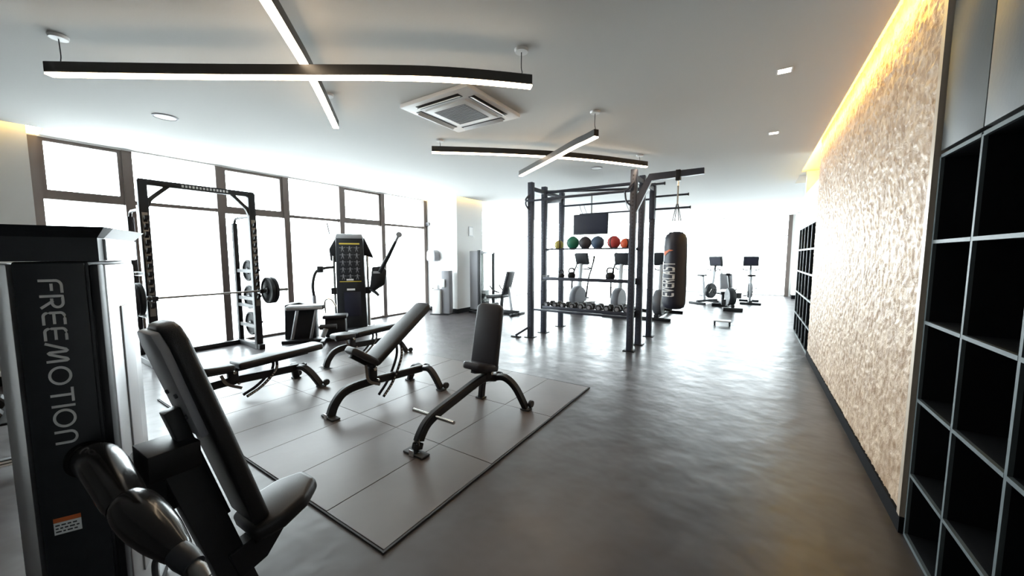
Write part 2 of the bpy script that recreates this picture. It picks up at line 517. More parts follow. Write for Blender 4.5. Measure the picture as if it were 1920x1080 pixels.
# ---------------------------------------------------------------- windows
def window_bay(n, a, b, axis, base, opening, frame, wide=0.1, head=3.18, trans=2.42, first=False):
    """one bay between two mullions; axis 'y' = in the left wall, 'x' = in the far wall"""
    root = sroot('window_%d' % n)

    def sp(a0, a1, z0, z1, d0, d1):
        if axis == 'y':
            return ((base + d0, a0, z0), (base + d1, a1, z1))
        return ((a0, base + d0, z0), (a1, base + d1, z1))
    s = 1 if axis == 'y' else -1
    D0, D1 = -0.06 * s, 0.06 * s
    h = wide / 2
    MB().span(*sp(b - h, b + h, 0, head, D0, D1)).build('mullion', frame, root, smooth=False)
    if first:
        MB().span(*sp(a, a + wide, 0, head, D0, D1)).build('mullion', frame, root, smooth=False)
    x0 = a + (wide if first else h); x1 = b - h
    th = 0.05 if opening else 0.035
    MB().span(*sp(x0, x1, trans - th, trans + th * 0.6, D0 * .7, D1 * .7)).build('transom', frame, root, smooth=False)
    MB().span(*sp(x0, x1, 0, 0.045, D0 * .7, D1 * .7)).build('bottom_rail', frame, root, smooth=False)
    MB().span(*sp(a if first else a + h, b + h, head, ZC, D0, D1)).build('head', 'mullion_glare', root, smooth=False)
    MB().span(*sp(x0, x1, 0.045, trans - th, -0.005, 0.005)).build('pane', 'glass', root, smooth=False)
    if opening:
        e = 0.045
        sf = MB()
        sf.span(*sp(x0, x1, trans + th * .6, trans + th * .6 + e, D0 * .4, D1 * .6))
        sf.span(*sp(x0, x0 + e, trans + th * .6 + e, head - e, D0 * .4, D1 * .6))
        sf.span(*sp(x1 - e, x1, trans + th * .6 + e, head - e, D0 * .4, D1 * .6))
        sf.span(*sp(x0, x1, head - e, head, D0 * .4, D1 * .6))
        fo = sf.build('sash', frame, root, smooth=False)
        MB().span(*sp(x0 + e, x1 - e, trans + th * .6 + e, head - e, -0.005, 0.005)).build('pane', 'glass', fo, smooth=False)
    else:
        MB().span(*sp(x0, x1, trans + th * .6, head, -0.005, 0.005)).build('pane', 'glass', root, smooth=False)


wn = 1
edges = [0.66, 1.60, 2.75, 3.86, 5.07, 6.20, 7.66]
for i, (a, b) in enumerate(zip(edges, edges[1:])):
    window_bay(wn, a, b, 'y', XL, i in (0, 2, 4), 'mullion', 0.11, first=(i == 0)); wn += 1
edges = [8.87, 11.2, 13.5, 15.8, 18.1]
for i, (a, b) in enumerate(zip(edges, edges[1:])):
    window_bay(wn, a, b, 'y', XL, False, 'mullion_glare', 0.07, first=(i == 0)); wn += 1
edges = [-8.0, -5.7, -3.4, -1.1, 1.2]
for i, (a, b) in enumerate(zip(edges, edges[1:])):
    window_bay(wn, a, b, 'x', Y1, False, 'mullion_glare' if i < 3 else 'mullion_glare', 0.07, first=(i == 0)); wn += 1
struct(MB().span((1.235, Y1 - 0.06, 0), (1.75, Y1 + 0.06, ZC)).build('wall_back', 'wall', smooth=False))
struct(MB().span((1.10, Y1 - 0.12, 0), (1.235, Y1 - 0.062, ZC)).build('trim_2', 'mullion', smooth=False))

# ---------------------------------------------------------------- cove lights
tag(MB().span((0.704, 2.95, ZC + 0.06), (0.716, 9.85, ZC + 0.085)).build('cove_led_strip', 'cove', smooth=False),
    'amber strip light hidden in the ceiling slot above the gold wall', 'strip light')
for i, c in enumerate(COLS):
    mb = MB()
    x1, y0, y1 = c[1] + SL - 0.012, c[2] - SL + 0.002, c[3] + SL - 0.002
    mb.span((c[0] + .3, y0, ZC + 0.07), (x1, y0 + 0.01, ZC + 0.09))
    mb.span((c[0] + .3, y1 - 0.01, ZC + 0.07), (x1, y1, ZC + 0.09))
    mb.span((x1, y0, ZC + 0.07), (x1 + 0.01, y1, ZC + 0.09))
    tag(mb.build('cove_led_strip', 'cove_dim', smooth=False),
        ['amber strip light round the top of the pillar beside the cable machine tower', 'amber strip light round the top of the far white pillar'][i], 'strip light')

# ================================================================== CUBBY SHELVES
def cubby(name, label, y0, y1, ncol, zs, xf, depth, t, doors=None):
    root = thing(name, label, 'shelf', (xf, y0, 0))
    W = y1 - y0
    zt = zs[-1]
    MB().span((depth - 0.02, 0, 0), (depth, W, zt)).build('back_panel', 'cubby', root, smooth=False)
    e = 0.014
    pitch = W / ncol
    d0 = MB().span((e, -t / 2, 0), (depth - .02, t / 2, zt)).build('divider', 'cubby', root, smooth=False)
    e0 = MB().span((0, -t / 2, 0), (e, t / 2, zt)).build('edge_strip', 'cubby_edge', d0, smooth=False)
    d0.location = (0, t / 2, 0)
    for k in range(1, ncol + 1):
        yy = pitch * k if k < ncol else W - t / 2
        d = share(d0, 'divider', root, (0, yy, 0)); share(e0, 'edge_strip', d)
    for z in zs:
        for k in range(ncol):
            a = pitch * k + (t if k == 0 else t / 2); b = pitch * (k + 1) - (t if k == ncol - 1 else t / 2)
            s_ = MB().span((e, a, z - t / 2 if z > 0.02 else 0), (depth - .02, b, z + t / 2)).build('shelf', 'cubby', root, smooth=False)
            MB().span((-0.001, a, z - t / 2 if z > 0.02 else 0), (e, b, z + t / 2)).build('edge_strip', 'cubby_edge', s_, smooth=False)
    if doors:
        MB().span((0.03, 0, zt + t), (depth, W, doors)).build('upper_cabinet', 'cubby', root, smooth=False)
        for k in range(ncol):
            MB().span((0, pitch * k + 0.004, zt + t + 0.012), (0.03, pitch * (k + 1) - 0.004, doors), bevel=0.002).build('cabinet_door', 'cabinet_door', root)
    return root


cubby('cubby_shelf', 'tall black cubby shelf with grey edges beside the gold wall, close to the camera', 0.73, 2.90, 5,
      [0.012, 0.37, 0.805, 1.24, 1.675, 2.12], XR, 0.40, 0.018, ZC - 0.005)
far = cubby('cubby_shelf', 'small-looking far black cubby shelf past the end of the gold wall', 7.43, 9.88, 5,
            [0.012, 0.42, 0.86, 1.29, 1.72, 2.15], XR, 0.40, 0.03)
MB().span((0.0, 0, 2.17), (0.4, 2.45, 2.80)).build('fascia_panel', 'silver_paint', far, smooth=False)

# ================================================================== CEILING THINGS
def unproj(x, y, z):
    fw = Vector((-math.sin(YAW) * math.cos(PITCH), math.cos(YAW) * math.cos(PITCH), -math.sin(PITCH)))
    rt = Vector((math.cos(YAW), math.sin(YAW), 0)); up = rt.cross(fw)
    r = fw + rt * ((x - 960) / F_PX) - up * ((y - 540) / F_PX)
    t = (z - CAM_H) / r.z
    return Vector((0, 0, CAM_H)) + r * t


def linear_lamp(label, pts, zb, wires):
    base = pts[len(pts) // 2].copy(); base.z = zb
    root = thing('pendant_light_bar', label, 'pendant light', base)
    P = [Vector((p.x - base.x, p.y - base.y, 0)) for p in pts]
    P = bez(P, 6)
    MB().sweep([p + V(0, 0, 0.052) for p in P], 0.062, 0.076, bev=0.004).build('housing', 'lamp_body', root)
    d = (P[0] - P[1]).normalized(); d2 = (P[-1] - P[-2]).normalized()
    MB().sweep([p + V(0, 0, 0.007) for p in P], 0.056, 0.014).build('diffuser', 'led', root, smooth=False)
    for i in wires:
        p = P[i] if i >= 0 else P[len(P) + i]
        w = MB().tube(bez([p + V(0, 0, 0.09), p + V(0.006, 0, 0.11), p + V(-0.004, 0.004, 0.15), p + V(0, 0, ZC - zb - 0.012)], 4), 0.0035, 6).build('cable', 'dark_grey', root)
        MB().lathe([(0.05, -0.022), (0.055, -0.006), (0.055, 0.0)], 20, (p.x, p.y, ZC - zb)).build('canopy', 'white', root)
    return root


linear_lamp('black curved light bar hung across the foreground ceiling, left of the air conditioner',
            [unproj(x, y, 2.92) for x, y in [(92, 142), (240, 144.5), (400, 146.5), (575, 147.5), (700, 148), (800, 150), (880, 154.5), (940, 159.5), (996, 165)]], 2.92, [1, -3])
linear_lamp('straight light bar running off the top of the picture over the long black bar',
            [unproj(x, y, 3.022) for x, y in [(430, -105), (497, 2), (540, 72), (570, 122), (600, 178), (630, 241)]], 3.022, [-4])
linear_lamp('long curved light bar hung over the training rig',
            [unproj(x, y, 3.022) for x, y in [(810, 287), (900, 289.5), (985, 293), (1060, 297.5), (1130, 304), (1212, 314)]], 3.022, [1, -2])
linear_lamp('short light bar crossing under the bar above the training rig',
            [unproj(x, y, 2.91) for x, y in [(976, 331), (1030, 303), (1078, 277), (1100, 267), (1118, 258)]], 2.91, [-2])

# ceiling air conditioner
root = thing('air_conditioner', 'square white four-way air conditioner set in the ceiling behind the long light bar', 'air conditioner', (-2.74, 3.20, ZC))
hw = 0.465
fr = MB()
fr.prism([(-hw, -hw), (hw, -hw), (hw, hw), (-hw, hw)], (0, 0, -0.045), (1, 0, 0), (0, 1, 0), (0, 0, 1), 0.045, 0.012)
fr.build('frame', 'white', root)
MB().box((0, 0, -0.052), (0.56, 0.56, 0.018), None, 0.006).build('grille_frame', 'white', root)
MB().box((0, 0, -0.0615), (0.42, 0.42, 0.004)).build('intake_panel', 'grey_plastic', root)
sl = MB().box((0, 0, 0), (0.40, 0.006, 0.006)).build('slat', 'silver_paint', root, smooth=False)
sl.location = (0, -0.195, -0.065)
for k in range(1, 14):
    share(sl, 'slat', root, (0, -0.195 + k * 0.03, -0.065))
for k in range(4):
    a = k * PI / 2
    c = V(0, -0.365, 0); c.rotate(Matrix.Rotation(a, 3, 'Z'))
    g = MB().box((0, 0, 0), (0.58, 0.075, 0.006)).build('air_slot', 'ink', root, smooth=False)
    g.location = (c.x, c.y, -0.046); g.rotation_euler = (0, 0, a)
    v = MB().box((0, 0, 0), (0.56, 0.06, 0.006), None, 0.002).build('louver', 'white', root)
    v.location = (c.x, c.y, -0.056); v.rotation_euler = (math.radians(24), 0, a)

# round ceiling speakers
for (px, py, r, lb) in [(310, 219, 0.115, 'round white ceiling speaker in the clear ceiling left of the air conditioner'), (1118, 315, 0.11, 'round ceiling speaker above the training rig')]:
    p = unproj(px, py, ZC)
    root = thing('ceiling_speaker', lb, 'speaker', (p.x, p.y, ZC))
    MB().lathe([(r - 0.014, -0.007), (r - 0.012, -0.012), (r, -0.008), (r + 0.002, 0)], 32).build('rim', 'grey_plastic', root)
    MB().lathe([(0, -0.0085), (r - 0.02, -0.0085), (r - 0.015, 0)], 32).build('grille', 'white', root)
# square downlights
for (px, py, lb) in [(1471, 132, 'square recessed downlight nearer the camera in the right-hand ceiling'), (1451, 249, 'square recessed downlight farther from the camera in the right-hand ceiling')]:
    p = unproj(px, py, ZC)
    root = thing('downlight', lb, 'downlight', (p.x, p.y, ZC))
    mb = MB()
    for sx in (-1, 1):
        mb.box((sx * 0.052, 0, -0.003), (0.012, 0.116, 0.006)); mb.box((0, sx * 0.052, -0.003), (0.092, 0.012, 0.006))
    mb.build('bezel', 'white', root, smooth=False)
    MB().box((0, 0, -0.002), (0.092, 0.092, 0.003)).build('lens', 'down', root, smooth=False)

# ================================================================== FLOOR MAT
root = thing('rubber_floor_mat', 'large brown-grey rubber mat of rectangular tiles under the three nearest benches', 'mat', (-1.6, 1.18, 0))
TW, TL = 0.552, 0.99
tile = MB().box((0, 0, 0.007), (TW - 0.004, TL - 0.004, 0.014), None, 0.0015, 1).build('mat_tile', 'mat', root)
tile.location = (-TW / 2, TL / 2, 0)
for i in range(7):
    for k in range(3):
        if i == 0 and k == 0: continue
        share(tile, 'mat_tile', root, (-TW * (i + .5), TL * (k + .5), random.uniform(0, 0.0012)))
mb = MB()
W7, L3 = TW * 7, TL * 3
mb.span((0.0, -0.014, 0), (0.014, L3 + .014, 0.0125)); mb.span((-W7 - .012, -0.012, 0), (-W7 - .002, L3 + .012, 0.0125))
mb.span((-W7 - .002, -0.012, 0), (0.002, -0.002, 0.0125)); mb.span((-W7 - .002, L3 + .002, 0), (0.002, L3 + .012, 0.0125))
mb.build('edge_strip', 'mat_edge', root, smooth=False)
MB().span((-W7, 0, 0.0), (0, L3, 0.004)).build('underlay', 'mat_edge', root, smooth=False)
MATZ = 0.0152


# ================================================================== BENCHES
def pad(name, m, parent, L, w0, w1, t, base, ang, z_off=0.0):
    """upholstered pad: starts at base (y, z), runs along +y pitched by ang"""
    prof = [(-w0 / 2, 0), (w0 / 2, 0), (w1 / 2 * 1.04, L * 0.62), (w1 / 2, L - 0.03), (w1 / 2 - 0.05, L), (-w1 / 2 + 0.05, L), (-w1 / 2, L - 0.03), (-w1 / 2 * 1.04, L * 0.62)]
    d = Vector((0, math.cos(ang), math.sin(ang))); n = Vector((0, -math.sin(ang), math.cos(ang)))
    p = MB().prism(prof, Vector((0, base[0], base[1])) + n * z_off, (1, 0, 0), d, n, t, t * 0.32, 3).build(name, m, parent, angle=50)
    return p


def bench(label, loc, rz, pivot, beam, rear_y, seat_ang, seat_L, back_ang, back_L, back_w, ladder=True, crossbar=False, group='adjustable benches', m='upholstery'):
    root = thing('adjustable_bench', label, 'bench', loc, rz, group)
    py, pz = pivot
    # spine: curved front leg then beam to the rear hub
    path = bez([V(0, y, z) for y, z in beam], 6)
    MB().sweep(path, 0.062, 0.085, up=(1, 0, 0) if False else (0, 0.35, 1), bev=0.012).build('spine', 'black_metal', root)
    f = MB().box((0, 0.0, 0.009), (0.22, 0.085, 0.018), None, 0.005).build('front_foot', 'rubber', root)
    MB().box((0, -0.052, 0.03), (0.05, 0.006, 0.05)).build('foot_badge', 'silver', f, smooth=False)
    hub = V(0, *beam[-1])
    for s in (-1, 1):
        lp = bez([V(s * 0.0, hub.y, hub.z), V(s * 0.12, hub.y + 0.015, hub.z + 0.01), V(s * 0.21, (hub.y + rear_y) / 2, hub.z * 0.72), V(s * 0.29, rear_y, 0.02)], 6)
        lg = MB().sweep(lp, 0.055, 0.075, up=(0.0, 1, 0.1), bev=0.01).build('rear_leg', 'black_metal', root)
        MB().box((s * 0.295, rear_y, 0.008), (0.10, 0.08, 0.016), None, 0.004).build('rubber_foot', 'rubber', lg)
        MB().lathe([(0.0, -0.018), (0.034, -0.018), (0.038, -0.01), (0.038, 0.01), (0.034, 0.018), (0, 0.018)], 18, (s * 0.325, rear_y + 0.05, 0.05), 'x').build('wheel', 'rubber', root)
    # seat and back carriers
    MB().beam((0, py, beam_z(beam, py)), (0, py, pz), 0.07, 0.09, 0.008).build('pivot_post', 'black_metal', root)
    MB().tube([(-0.07, py, pz - 0.01), (0.07, py, pz - 0.01)], 0.018, 14).build('pivot_pin', 'chrome', root)
    ds = Vector((0, -math.cos(seat_ang), math.sin(seat_ang)))
    db = Vector((0, math.cos(back_ang), math.sin(back_ang)))
    P = V(0, py, pz)
    MB().beam(P + ds * 0.01, P + ds * (seat_L - 0.05), 0.06, 0.035, 0.004).build('seat_arm', 'black_metal', root)
    MB().beam(P + db * 0.01, P + db * (back_L - 0.15), 0.06, 0.035, 0.004).build('back_arm', 'black_metal', root)
    # seat pad (runs towards -y)
    nrm = Vector((0, math.sin(seat_ang), math.cos(seat_ang)))
    w = back_w
    sp = [(-w / 2, 0.015), (w / 2, 0.015), (w / 2, seat_L * 0.5), (w / 2 - 0.02, seat_L - 0.05), (w / 2 - 0.06, seat_L), (-w / 2 + 0.06, seat_L), (-w / 2 + 0.02, seat_L - 0.05), (-w / 2, seat_L * 0.5)]
    MB().prism(sp, P + nrm * 0.018, (1, 0, 0), ds, nrm, 0.068, 0.02, 3).build('seat_pad', m, root, angle=50)
    pad('back_pad', m, root, back_L, back_w, back_w * 0.96, 0.072, (py + db.y * 0.02, pz + db.z * 0.02), back_ang, 0.018)
    # toothed adjustment arcs
    if ladder:
        a0 = P + db * (back_L * 0.45)
        b0 = V(0, py + 0.10, 0.05)
        mid = (a0 + b0) / 2 + V(0, 0.10, -0.01)
        pts = bez([a0, a0 * .35 + mid * .65 + V(0, .02, 0), mid * .55 + b0 * .45 + V(0, .01, -.01), b0], 7)
        for s in (-1, 1):
            lm = MB().sweep([p + V(s * 0.045, 0, 0) for p in pts], 0.006, 0.032, up=(0, 1, 0.2)).build('toothed_arc', 'black_metal', root)
            tm = MB()
            for p in pts[4:-1:1]:
                tm.tube([p + V(s * 0.0485, 0, 0), p + V(s * 0.0525, 0, 0)], 0.011, 8)
            tm.build('notch', 'chrome', lm)
        pts2 = bez([P + ds * 0.12 + V(0, 0, -.02), V(0, py - 0.07, pz - 0.12), V(0, py + 0.06, pz - 0.20)], 5)
        MB().sweep([p + V(0.05, 0, 0) for p in pts2], 0.006, 0.03, up=(0, 1, 0.2)).build('seat_arc', 'steel', root)
        MB().tube([(-0.10, py + 0.02, pz - 0.13), (0.10, py + 0.02, pz - 0.13)], 0.012, 10).build('lock_pin', 'chrome', root)
    if crossbar:
        y, z = crossbar
        MB().tube([(-0.235, y, z), (0.235, y, z)], 0.016, 14).build('cross_handle', 'chrome', root)
        MB().box((0, 0.005, 0.10), (0.064, 0.004, 0.05)).build('badge', 'silver', root)
    # carry handle under the rear
    MB().tube(bez([V(-0.03, hub.y + 0.03, hub.z + 0.0), V(-0.03, hub.y + 0.09, hub.z + 0.02), V(0.03, hub.y + 0.09, hub.z + 0.02), V(0.03, hub.y + 0.03, hub.z)], 5), 0.011, 8).build('carry_handle', 'black_metal', root)
    return root


def beam_z(beam, y):
    for (a, za), (b, zb) in zip(beam, beam[1:]):
        if a <= y <= b: return za + (zb - za) * (y - a) / (b - a)
    return beam[-1][1]


R = math.radians
std = [(0.0, 0.02), (0.05, 0.13), (0.16, 0.225), (0.40, 0.25), (0.80, 0.235), (1.12, 0.225)]
bench('black bench with slanted back pad and tipped-up seat in the middle of the mat', (-3.40, 1.95, MATZ), R(-4), (0.46, 0.40), std, 1.17, R(36), 0.34, R(36), 0.93, 0.27)
bench('black bench laid flat with a toothed arc hanging below, beside the squat rack', (-4.62, 1.14, MATZ), R(0), (0.45, 0.36), std, 1.24, R(3), 0.30, R(2), 0.94, 0.27)
rise = [(0.0, 0.02), (0.05, 0.14), (0.17, 0.235), (0.50, 0.31), (0.86, 0.375), (1.08, 0.33)]
bench('black bench with an upright back pad and chrome crossbar, nearest the open floor', (-2.19, 1.95, MATZ), R(0), (0.94, 0.43), rise, 1.22, R(14), 0.27, R(79), 0.66, 0.31, ladder=False, crossbar=(0.19, 0.245), m='upholstery_grey')
bench('black bench laid flat, mostly hidden behind the bench with the raised back pad', (-5.02, 2.84, 0), R(0), (0.42, 0.37), std, 1.22, R(2), 0.30, R(2), 0.90, 0.28)

# ================================================================== FOREGROUND CABLE MACHINE
A = V(-2.0, 0.274, 0)
th_u = R(25)
# local frame: +Y = u (along the lettered panel towards its right edge), +X = n (out of the lettered panel, to the camera)
root = thing('seated_cable_machine', 'black and silver seated cable machine lettered FREEMOTION with padded seat, in the left foreground', 'gym machine', (A.x, A.y, 0), -th_u)
PW, TD = 0.18, 0.37      # panel width (along -Y), tower depth (along -X)
# tower core
MB().span((-TD, -PW - 0.0, 0.05), (-0.012, 0.0, 1.58), 0.006).build('tower_body', 'dark_grey', root)
MB().span((-0.012, -PW + 0.005, 0.05), (0.0, -0.008, 1.575), 0.003).build('lettered_panel', 'dark_grey', root)
MB().span((-0.06, -PW - 0.045, 0.05), (0.006, -PW - 0.002, 1.575), 0.012).build('side_trim', 'silver', root)
MB().span((-0.055, 0.003, 0.05), (-0.004, 0.026, 1.57), 0.006).build('corner_trim', 'black_metal', root)
# silver front towards the seat
MB().span((-TD + 0.004, 0.002, 0.05), (-0.06, 0.03, 1.57), 0.012).build('front_cover', 'silver', root)
MB().span((-TD + 0.10, 0.0305, 0.25), (-0.16, 0.036, 1.40), 0.003).build('cable_slot', 'silver_paint', root)
# cap: a flared top
def cap(name, xa, xb, m, exl, exr):
    c = MB()
    ya_, yb_ = -PW - 0.05, 0.034
    ex = 0.028
    lo = [c.bm.verts.new((x, y, 1.582)) for x, y in ((xa, ya_), (xb, ya_), (xb, yb_), (xa, yb_))]
    lo2 = [c.bm.verts.new((v.co.x, v.co.y, 1.665)) for v in lo]
    hi = [c.bm.verts.new((x, y, 1.703)) for x, y in ((xa - exl, ya_ - ex), (xb + exr, ya_ - ex), (xb + exr, yb_ + ex), (xa - exl, yb_ + ex))]
    c.bm.faces.new(list(reversed(lo))); c.bm.faces.new(hi)
    for p, q in ((lo, lo2), (lo2, hi)):
        for k in range(4): c.bm.faces.new((p[k], p[(k + 1) % 4], q[(k + 1) % 4], q[k]))
    return c.build(name, m, root, smooth=False)


cap('tower_cap', -0.05, 0.008, 'dark_grey', 0.0, 0.028)
cap('rear_cap', -TD - 0.01, -0.051, 'silver', 0.028, 0.0)
MB().span((-TD - 0.005, 0.0345, 1.584), (-0.045, 0.040, 1.663)).build('cap_cover', 'silver', root, smooth=False)
MB().span((-0.055, -PW - 0.054, 1.584), (0.0095, -PW - 0.0505, 1.663)).build('cap_cover', 'silver', root, smooth=False)
# lettering: reads downwards, letter tops towards +Y
word = 'FREEMOTION'
zt, zb = 1.515, 0.915
sc = (zt - zb) / text_width(word); hgt = 0.050
s = 0.0
for ch in word:
    off = s
    def fn(x, y, h, off=off):
        return Vector((0.0003 + h, -0.116 + y * hgt, zt - (off + x * 0.86) * sc))
    glyph_mesh(ch, 0.14, fn, 0.0016).build('letter', 'letter', root, smooth=False)
    s += GL[ch][0]
# caution sticker
st = MB().span((0.0004, -0.146, 0.595), (0.0014, -0.078, 0.64)).build('sticker', 'white', root, smooth=False)
MB().span((0.0004, -0.146, 0.6402), (0.0014, -0.078, 0.6565)).build('sticker_header', 'orange', st, smooth=False)
mb = MB()
for r_ in range(3):
    y = -0.142
    while y < -0.088:
        L = random.uniform(0.006, 0.014)
        mb.span((0.0015, y, 0.603 + r_ * 0.012), (0.0018, min(y + L, -0.082), 0.608 + r_ * 0.012)); y += L + 0.004
mb.build('sticker_print', 'ink', st, smooth=False)
MB().span((0.0066, -PW - 0.035, 1.515), (0.0075, -PW - 0.022, 1.53)).build('rivet', 'ink', root, smooth=False)
# feet of the tower
MB().span((-TD - 0.12, -PW - 0.08, 0), (0.12, 0.03, 0.05), 0.01).build('base', 'black_metal', root)

# everything below is measured in world space and carried into the machine frame
W2L = (Matrix.Translation(A) @ Matrix.Rotation(-th_u, 4, 'Z')).inverted()
def wl(x, y, z): return W2L @ Vector((x, y, z))
# arm
_fw = Vector((-math.sin(YAW) * math.cos(PITCH), math.cos(YAW) * math.cos(PITCH), -math.sin(PITCH)))
_rt = Vector((math.cos(YAW), math.sin(YAW), 0)); _up = _rt.cross(_fw)
def dp(x, y, d):      # a measured point of the photograph at an estimated distance, in the machine frame
    return W2L @ (Vector((0, 0, CAM_H)) + (_fw + _rt * ((x - 960) / F_PX) - _up * ((y - 540) / F_PX)) * d)
hub = dp(172, 856, 1.37); hub.x = -0.004
MB().lathe([(0, 0), (.062, 0), (.066, .012), (.056, .04), (0, .045)], 28, hub, 'x').build('arm_hub', 'gloss_black', root)
MB().tube(bez([hub + V(.01, 0, 0.0), dp(188, 868, 1.27), dp(216, 908, 1.17), dp(240, 948, 1.10)], 6), [.052, .054, .056, .058, .059, .06, .06, .06, .06, .059, .058, .057, .056, .055, .054, .053, .052, .05, .047], 20).build('upper_arm', 'gloss_black', root)
MB().tube(bez([dp(236, 938, 1.11), dp(265, 968, 1.06), dp(303, 1005, 1.02), dp(338, 1038, 0.99)], 6), [.030, .044, .05, .054, .056, .057, .057, .057, .056, .055, .053, .051, .049, .046, .043, .04, .037, .034, .028], 20).build('lower_arm', 'gloss_black', root)
MB().tube(bez([dp(306, 985, 1.05), dp(332, 1008, 1.03), dp(356, 1032, 1.01)], 5), [.008, .012, .014, .015, .016, .016, .016, .015, .014, .012, .008], 12).build('grip_pad', 'rubber', root)
MB().tube([dp(334, 1036, 0.99), dp(348, 1048, 0.98), dp(364, 1062, 0.97)], [.03, .031, .026], 18).build('swivel', 'dark_grey', root)
MB().tube([dp(362, 1060, 0.97), dp(372, 1070, 0.965), dp(386, 1086, 0.96)], [.016, .02, .014], 12).build('cable_end', 'steel', root)
MB().tube(bez([dp(300, 1035, 1.0), dp(290, 1060, 1.0), dp(300, 1110, 1.0), dp(330, 1140, 1.0)], 5), .007, 8).build('handle_strap', 'rubber', root)
MB().tube([dp(290, 1140, 1.0), dp(375, 1150, 1.0)], .014, 12).build('hand_grip', 'silver_paint', root)

# seat column, back pad and seat
dS = Vector((-0.03, 1.0, 0)).normalized(); eS = Vector((dS.y, -dS.x, 0))
bp = Vector((-1.79, 0.62, 0.47)); tp = Vector((-1.865, 0.395, 1.345))
ax = (tp - bp); BL = ax.length; ax.normalize()
nb = eS.cross(ax); nb.normalize()
if nb.dot(dS) < 0: nb = -nb
R3 = W2L.to_3x3()
def wd(v): return R3 @ v
w0 = 0.115
poly = [(-w0, 0), (w0, 0), (w0 + .012, BL * .5), (w0, BL - .07), (w0 - .03, BL - .015), (w0 - .07, BL), (-w0 + .07, BL), (-w0 + .03, BL - .015), (-w0, BL - .07), (-w0 - .012, BL * .5)]
MB().prism(poly, W2L @ bp, wd(eS), wd(ax), wd(nb), 0.065, 0.02, 3).build('back_pad', 'upholstery', root, angle=50)
poly2 = [(-.09, BL * .5), (.09, BL * .5), (.105, BL - .08), (.075, BL - .02), (-.075, BL - .02), (-.105, BL - .08)]
bk = MB().prism(poly2, W2L @ (bp - nb * 0.028), wd(eS), wd(ax), wd(nb), 0.03, 0.008, 2).build('back_shell', 'grey_plastic', root)
for fx, fz in ((-.04, .70), (.05, .70), (-.04, .60), (.05, .60)):
    p = bp + eS * fx + ax * (BL * fz) - nb * 0.028
    MB().tube([W2L @ p, W2L @ (p - nb * 0.008)], 0.009, 10).build('bolt', 'ink', bk)
# leaning post, bracket block and connecting beam
p0 = bp - nb * 0.10 - ax * 0.52; p1 = bp - nb * 0.10 + ax * 0.42
MB().beam(W2L @ p0, W2L @ p1, 0.10, 0.11, 0.004, up=wd(nb)).build('seat_post', 'black_metal', root)
p2 = bp - nb * 0.055 + ax * 0.18; 
MB().beam(W2L @ (p2 - ax * .1), W2L @ (p2 + ax * 0.40), 0.06, 0.05, 0.004, up=wd(nb)).build('back_bracket', 'black_metal', root)
bb = bp - nb * 0.115 + ax * 0.42
MB().beam(W2L @ (bb - eS * 0.085), W2L @ (bb + eS * 0.085), 0.15, 0.10, 0.004).build('bracket_block', 'black_metal', root)
q = bp - nb * 0.13 + ax * 0.27
MB().beam(W2L @ q, W2L @ Vector((-2.17, 0.30, q.z + 0.03)), 0.09, 0.13, 0.004).build('connecting_beam', 'black_metal', root)
# base rail on the floor
MB().beam(W2L @ Vector((-2.15, 0.35, 0.035)), W2L @ Vector((-1.76, 0.64, 0.035)), 0.11, 0.07, 0.01).build('base_rail', 'black_metal', root)
# seat: tapered and chamfered, tipped up to the front
ta = R(14)
sd = (dS * math.cos(ta) + Vector((0, 0, math.sin(ta)))).normalized(); sn = eS.cross(sd); sn.normalize()
if sn.z < 0: sn = -sn
so = Vector((-1.755, 0.615, 0.41))
sp = [(-.10, 0), (.10, 0), (.135, .10), (.12, .21), (.055, .30), (-.055, .30), (-.12, .21), (-.135, .10)]
MB().prism(sp, W2L @ so, wd(eS), wd(sd), wd(sn), 0.07, 0.022, 3).build('seat_pad', 'upholstery', root, angle=50)
MB().prism([(-.08, -.10), (.03, -.10), (.17, .0), (.17, .03), (-.08, .03)], W2L @ (so - eS * .035 - sn * .035), wd(sd), wd(sn), wd(eS), .07, .004, 1).build('seat_bracket', 'black_metal', root, smooth=False)
MB().beam(W2L @ (so + sd * 0.01 - sn * .02), W2L @ (so + sd * 0.24 - sn * .02), 0.09, 0.035, 0.004).build('seat_plate', 'black_metal', root)

